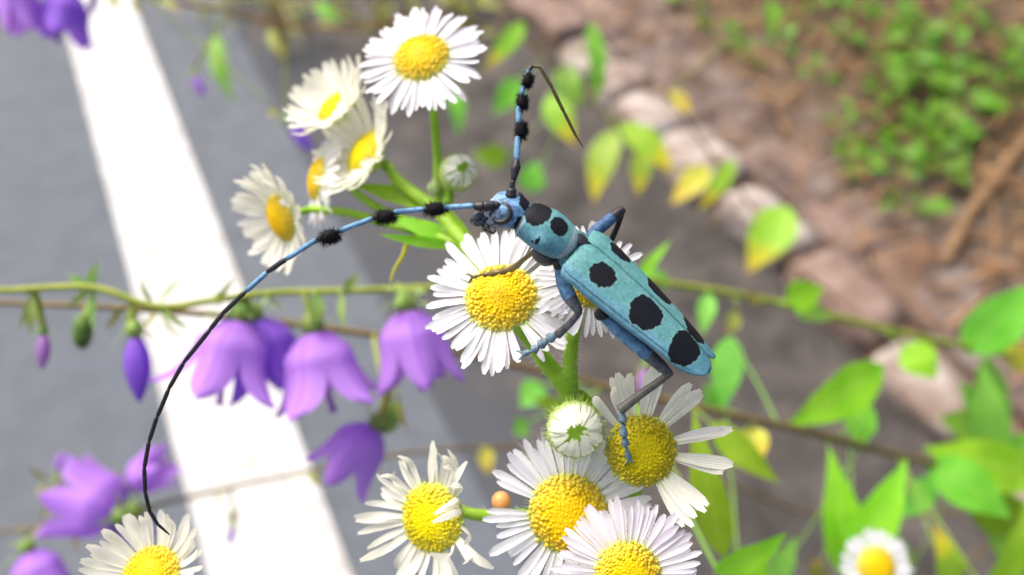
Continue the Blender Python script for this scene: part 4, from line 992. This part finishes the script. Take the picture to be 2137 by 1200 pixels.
# elytra
T, L, U = frame(.734, .678)
EO = px(1203, 520, .0876) + (T.cross(CB).normalized())*5*KP + CB*0.0002
EL = 365*KP
def lerp1(tab, x):
    for (x0, y0), (x1, y1) in zip(tab, tab[1:]):
        if x <= x1: return y0+(y1-y0)*max(0, (x-x0)/(x1-x0))
    return tab[-1][1]
AW = [(0, 3.5), (.012, 4.0), (.035, 4.4), (.08, 4.6), (.2, 4.6), (.45, 4.5), (.7, 4.25), (.85, 3.9), (.93, 3.4), (.97, 2.85), (.99, 2.35), (1, 1.8)]
AH = [(0, 1.7), (.02, 2.15), (.06, 2.5), (.2, 2.65), (.5, 2.55), (.75, 2.25), (.9, 1.85), (1, 1.45)]
for side in (1, -1):
    V, F, UV = [], [], []; nt, nu = 60, 20
    for i in range(nt+1):
        x = (i/nt); x = x if x < .9 else .9+(x-.9)
        a = lerp1(AW, x); h = lerp1(AH, x); ad = max(a, lerp1([(0, 4.1), (.1, 4.65), (.7, 4.3), (1, 3.4)], x))
        xi = .03 + (0 if x < .93 else 1.05*((x-.93)/.07)**2.2)
        if x < .045: xi += .5*(1-x/.045)          # notch for the scutellum
        for k in range(nu+1):
            u = k/nu
            if u <= .8:
                w = xi+(a-xi)*math.sin(u/.8*math.pi/2); z = h*math.sqrt(max(0, 1-(w/(ad*1.02))**2)); 
            else:
                e = (u-.8)/.2; w = a-.25*e*e; z = h*math.sqrt(max(0, 1-(a/(ad*1.02))**2))-e*.75*(1-.5*x)
            z += .05*math.exp(-((u-.76)/.05)**2) - (.10*math.exp(-(w/.12)**2))
            wv = .02*noise.noise(Vector((x*9, w*.9, side*3)))
            rl = rad(43+13*min(1, x/.75)); s0 = T.cross(CB).normalized(); L2 = s0*math.cos(rl)+CB*math.sin(rl); U2 = CB*math.cos(rl)-s0*math.sin(rl)
            V.append(EO+T*(x*EL)+L2*(w*side/1000)+U2*((z+wv)/1000)); UV.append((x*19.1, min(w/a, 1)*4.4+max(0, u-.8)*3))
    for i in range(nt):
        for k in range(nu):
            q = i*(nu+1)+k; f = (q, q+1, q+nu+2, q+nu+1); F.append(f if side > 0 else f[::-1])
    o = part('elytron', (V, F, None, UV), ELY, broot, EO)
    md = o.modifiers.new('thickness', 'SOLIDIFY'); md.thickness = .00012; md.offset = -1
# scutellum
sc_c = EO - T*.0002 + U*.0016
part('scutellum', ellipsoid(sc_c, T*.0011, L*.0009, U*.0005, 14, 8), M['chitin_black'], broot, sc_c)
# mandibles, palps, eyes
for (pp) in ([(1006, 443, .0855, 9), (995, 450, .085, 9), (986, 458, .085, 6), (984, 466, .0852, 2)], [(1008, 462, .0856, 8), (996, 466, .0855, 8), (988, 468, .0856, 3)]):
    part('mandible', tube(catmull(P(pp), 5), 9), M['chitin_grey'], broot)
for pp in ([(1018, 474, .0855, 4), (1020, 482, .0852, 3.5), (1030, 486, .0852, 3), (1034, 480, .0851, 2.5)], [(1008, 470, .0856, 3.5), (1010, 478, .0853, 3), (1016, 482, .0853, 2.5)]):
    part('palp', tube(catmull(P(pp), 5), 7), M['chitin_black'], broot)
for pp in ([(1030, 456, .0846, 4), (1040, 463, .0844, 6.5), (1053, 462, .0842, 7.5), (1062, 452, .0841, 7.5), (1063, 440, .0841, 7), (1057, 429, .0842, 6), (1048, 424, .0844, 4)],
           [(1075, 404, .0862, 4), (1083, 408, .0860, 7), (1090, 416, .0860, 7), (1092, 424, .086, 5)]):
    part('eye', tube(catmull(P(pp), 6), 10), M['chitin_black'], broot)
# antennae
def antenna(segs, tufts):
    g = []
    mats = [M['blue'], M['chitin_black'], M['chitin_olive']]
    for (a, b_, ra, rb, m) in segs:
        A, ra_ = px(*a), ra*a[2]/FPX; B_, rb_ = px(*b_), rb*b_[2]/FPX
        n = 7; pth = []
        for i in range(n+1):
            t = i/n; rr = ra_+(rb_-ra_)*t
            if i in (0, n): rr *= .72
            pth.append((A.lerp(B_, t), rr))
        g.append(tube(pth, 10, m))
    ob = part('antenna', merge(*g), mats, broot)
    for (u, v, d, r, bias) in tufts:
        rng = random.Random(int(u)); c = px(u, v, d); k0 = d/FPX; V, F = [], []
        i = min(range(len(segs)), key=lambda q: (px(*segs[q][1])-c).length)
        ax = (px(*segs[i][1])-px(*segs[i][0])).normalized()
        e = ellipsoid(c, ax*r*.85*k0, ax.orthogonal().normalized()*r*.62*k0, ax.cross(ax.orthogonal().normalized())*r*.62*k0, 12, 8); V += e[0]; F += e[1]
        bx = cv(bias[0], bias[1], .1)
        for _ in range(520):
            dd = Vector((rng.gauss(0, 1), rng.gauss(0, 1), rng.gauss(0, 1))).normalized(); dd = (dd+bx*.35)
            q = c+ax*rng.uniform(-.7, .7)*r*k0+dd*.3*r*k0; tip = q+(dd.normalized()*.72-ax*.0)*r*k0*rng.uniform(.75, 1.12)
            s = dd.orthogonal().normalized()*.00004; k = len(V); V += [q-s, q+s, q+dd.cross(s).normalized()*.00004, tip]; F += [(k, k+1, k+3), (k+1, k+2, k+3), (k+2, k, k+3)]
        part('hair_tuft', (V, F), M['fur_black'], ob, c)
antenna([((1050, 432, .0846), (1030, 428, .0842), 6, 10, 1), ((1034, 428, .0842), (1008, 431, .0841), 10, 12, 1), ((1010, 431, .0841), (989, 430, .0841), 12, 8, 1),
         ((992, 429, .0841), (920, 434, .0842), 6, 6, 0), ((920, 434, .0842), (884, 437, .0843), 5, 5.5, 1), ((888, 436, .0843), (822, 443, .0845), 5.5, 6, 0), ((822, 444, .0845), (776, 456, .0847), 5, 5, 1),
         ((780, 455, .0847), (708, 482, .0850), 5.5, 6, 0), ((708, 482, .085), (660, 500, .0853), 5, 5, 1), ((664, 498, .0853), (597, 541, .0858), 5.5, 6, 0), ((598, 540, .0858), (557, 568, .0862), 6, 5.5, 1),
         ((559, 567, .0862), (512, 609, .0867), 5.5, 5.5, 0), ((514, 607, .0867), (463, 656, .0874), 5.2, 5.2, 1), ((465, 654, .0874), (438, 688, .0879), 5, 5, 1), ((440, 686, .0879), (383, 757, .0889), 5, 4.8, 1),
         ((384, 755, .0889), (352, 812, .0898), 4.6, 4.6, 1), ((353, 810, .0898), (328, 870, .0905), 4.5, 4.5, 1), ((328, 868, .0905), (311, 922, .0912), 4.4, 4.4, 1), ((311, 920, .0912), (301, 978, .0919), 4.4, 4.3, 1),
         ((301, 975, .0919), (303, 1030, .0926), 4.2, 4.2, 1), ((303, 1028, .0926), (313, 1070, .0933), 4.2, 4, 1), ((313, 1068, .0933), (330, 1096, .094), 4, 3.4, 1), ((329, 1094, .094), (354, 1116, .0948), 3.4, 1.5, 1)],
        [(909, 436, .0842, 23, (0, -.1)), (804, 452, .0845, 23, (.1, -.4)), (688, 493, .0851, 24, (.2, -.6))])
antenna([((1066, 412, .0852), (1068, 392, .085), 13, 10, 1), ((1068, 394, .085), (1071, 375, .0849), 6, 6, 1), ((1071, 378, .0849), (1077, 345, .0849), 6, 11, 1), ((1077, 352, .0849), (1078, 332, .0849), 11, 6, 1),
         ((1078, 336, .0849), (1081, 285, .0849), 7, 7, 0), ((1081, 287, .0849), (1084, 256, .085), 5, 5.5, 1), ((1083, 260, .085), (1082, 222, .0852), 6.5, 6, 0), ((1082, 226, .0852), (1088, 200, .0853), 5, 5, 1),
         ((1087, 203, .0853), (1093, 180, .0855), 6, 6, 0), ((1092, 182, .0855), (1100, 156, .0857), 5, 5, 1), ((1099, 159, .0857), (1103, 146, .0858), 5, 5, 0), ((1102, 148, .0858), (1111, 137, .086), 5, 4.5, 1),
         ((1109, 138, .086), (1128, 140, .0864), 3, 3, 2), ((1126, 138, .0864), (1152, 183, .0874), 4, 4, 2), ((1151, 181, .0874), (1178, 236, .0888), 4, 3.8, 2), ((1177, 234, .0888), (1200, 280, .0901), 3.8, 3.2, 2), ((1199, 278, .0901), (1217, 308, .091), 3.2, 1.2, 2)],
        [(1087, 272, .085, 20, (.5, -.2)), (1089, 213, .0852, 18, (.5, -.3)), (1101, 168, .0855, 17, (.4, -.3))])
for u, v, d, r in ((1172, 552, .0893, 17), (1256, 655, .0896, 15), (1166, 542, .0892, 14)):
    c_ = px(u, v, d); g_ = ellipsoid(c_, cv(r*1.1*KP, 0, 0), cv(0, r*KP, 0), cv(0, 0, r*KP), 14, 9)
    part('coxa', ([q+noise.noise_vector(q*1500)*.00012 for q in g_[0]], g_[1]), M['chitin_black'], broot, c_)
# legs: femur, with tibia and tarsus as sub-parts
def leg(femur, tibia, tarsus, fm, tm, sm, split=None):
    femur = [(a, b_, c_, r_*.88) for a, b_, c_, r_ in femur]; tibia = [(a, b_, c_, r_*.85) for a, b_, c_, r_ in tibia]
    def seg_tube(lst, m, cuts=None):
        pth = catmull(P(lst), 7)
        if cuts is None: return tube(pth, 12, 0), [m]
        g = tube(pth, 12, 0); n = len(pth)-1
        fmids = []
        for fi in range(len(g[1])):
            ring = min(fi//12, n); fmids.append(1 if ring/n > cuts else 0)
        return (g[0], g[1], fmids, g[3]), m
    g, ms = seg_tube(femur, fm, split); ob = part('leg', g, ms, broot)
    g, ms = seg_tube(tibia, tm); part('tibia', g, ms, ob)
    gs = []
    for i, (a, b_) in enumerate(zip(tarsus, tarsus[1:])):
        A, B_ = px(*a[:3]), px(*b_[:3]); r0 = a[3]*a[2]/FPX; r1 = b_[3]*b_[2]/FPX
        gs.append(tube([(A, r0*.42), (A.lerp(B_, .3), r0*.6), (A.lerp(B_, .82), max(r0, r1)*1.08), (A.lerp(B_, 1.0), r1*.95)], 10))
    A = px(*tarsus[-1][:3]); dd = (A-px(*tarsus[-2][:3])).normalized(); sd = dd.cross(CB).normalized()
    for q in (-1, 1): gs.append(tube(catmull([(A, .00016), (A+dd*.0004+sd*q*.0004, .00013), (A+dd*.0008+sd*q*.0005-CB*.0004, .00003)], 4), 6))
    for a in tarsus[1:-1]:
        A = px(*a[:3]); gs.append(tuple(list(ellipsoid(A, cv(1, 0, 0)*a[3]*.5*a[2]/FPX, cv(0, 1, 0)*a[3]*.5*a[2]/FPX, cv(0, 0, 1)*a[3]*1.0*a[2]/FPX, 10, 6, 1))))
    part('tarsus', merge(*gs), [sm, M['chitin_black']], ob)
leg([(1175, 548, .0895, 12), (1158, 540, .0885, 14), (1138, 540, .0876, 19), (1122, 532, .0870, 14), (1113, 524, .0868, 8)], [(1116, 524, .0869, 7), (1095, 540, .0885, 6), (1078, 554, .0905, 8), (1066, 562, .0922, 9)],
    [(1070, 560, .0918, 7), (1046, 567, .0930, 8), (1024, 571, .0938, 7), (1008, 573, .0941, 4), (986, 578, .0944, 4)], M['chitin_dusk'], M['chitin_olive'], M['chitin_olive'])
leg([(1170, 560, .0895, 15), (1176, 590, .0892, 18), (1188, 618, .089, 18), (1202, 640, .0888, 13), (1209, 652, .0888, 9)], [(1209, 650, .0889, 9), (1196, 668, .0896, 9), (1178, 686, .0907, 10), (1164, 698, .0914, 12)],
    [(1168, 694, .0912, 9), (1145, 707, .0918, 11), (1126, 721, .0922, 10), (1112, 732, .0925, 6), (1092, 738, .0927, 5)], [M['blue'], M['chitin_grey']], M['chitin_grey'], M['tarsus'], .52)
leg([(1258, 658, .0898, 11), (1285, 685, .0895, 15), (1318, 712, .0893, 17), (1350, 738, .0892, 17), (1378, 762, .0892, 15), (1398, 781, .0893, 9)], [(1402, 776, .0894, 8), (1370, 800, .0900, 10), (1330, 828, .0907, 11), (1294, 856, .0913, 14)],
    [(1298, 850, .0912, 9), (1299, 880, .0916, 9), (1302, 908, .0921, 9), (1306, 930, .0926, 7), (1312, 958, .0932, 4)], [M['blue'], M['chitin_grey']], M['chitin_dusk'], M['tarsus'], .62)
leg([(1222, 512, .0905, 14), (1240, 486, .0908, 15), (1268, 462, .0912, 15), (1290, 444, .0915, 12), (1302, 436, .0916, 8)], [(1300, 437, .0917, 7), (1290, 468, .0925, 7), (1276, 500, .0935, 8), (1262, 530, .0945, 9)],
    [(1264, 526, .0944, 8), (1256, 545, .0948, 8), (1250, 560, .095, 7), (1244, 575, .0951, 4)], [M['blue_dark'], M['chitin_black']], M['chitin_black'], M['blue_dark'], .6)
leg([(1195, 520, .0905, 12), (1190, 508, .0918, 13), (1192, 500, .093, 12), (1200, 500, .0938, 8)], [(1200, 500, .0938, 7), (1206, 520, .0944, 7), (1212, 540, .0948, 8)],
    [(1211, 537, .0948, 7), (1218, 552, .095, 7), (1224, 566, .0951, 4)], M['chitin_dusk'], M['chitin_black'], M['chitin_black'])
leg([(1300, 625, .0905, 12), (1330, 645, .0912, 15), (1362, 665, .0918, 15), (1390, 690, .0921, 9)], [(1389, 689, .0921, 8), (1370, 740, .0925, 8), (1352, 800, .093, 9), (1345, 850, .0934, 10)],
    [(1346, 846, .0934, 8), (1345, 870, .0938, 8), (1344, 890, .094, 7), (1343, 905, .0941, 4)], [M['blue_dark'], M['chitin_black']], M['chitin_dusk'], M['blue_dark'], .6) if False else None
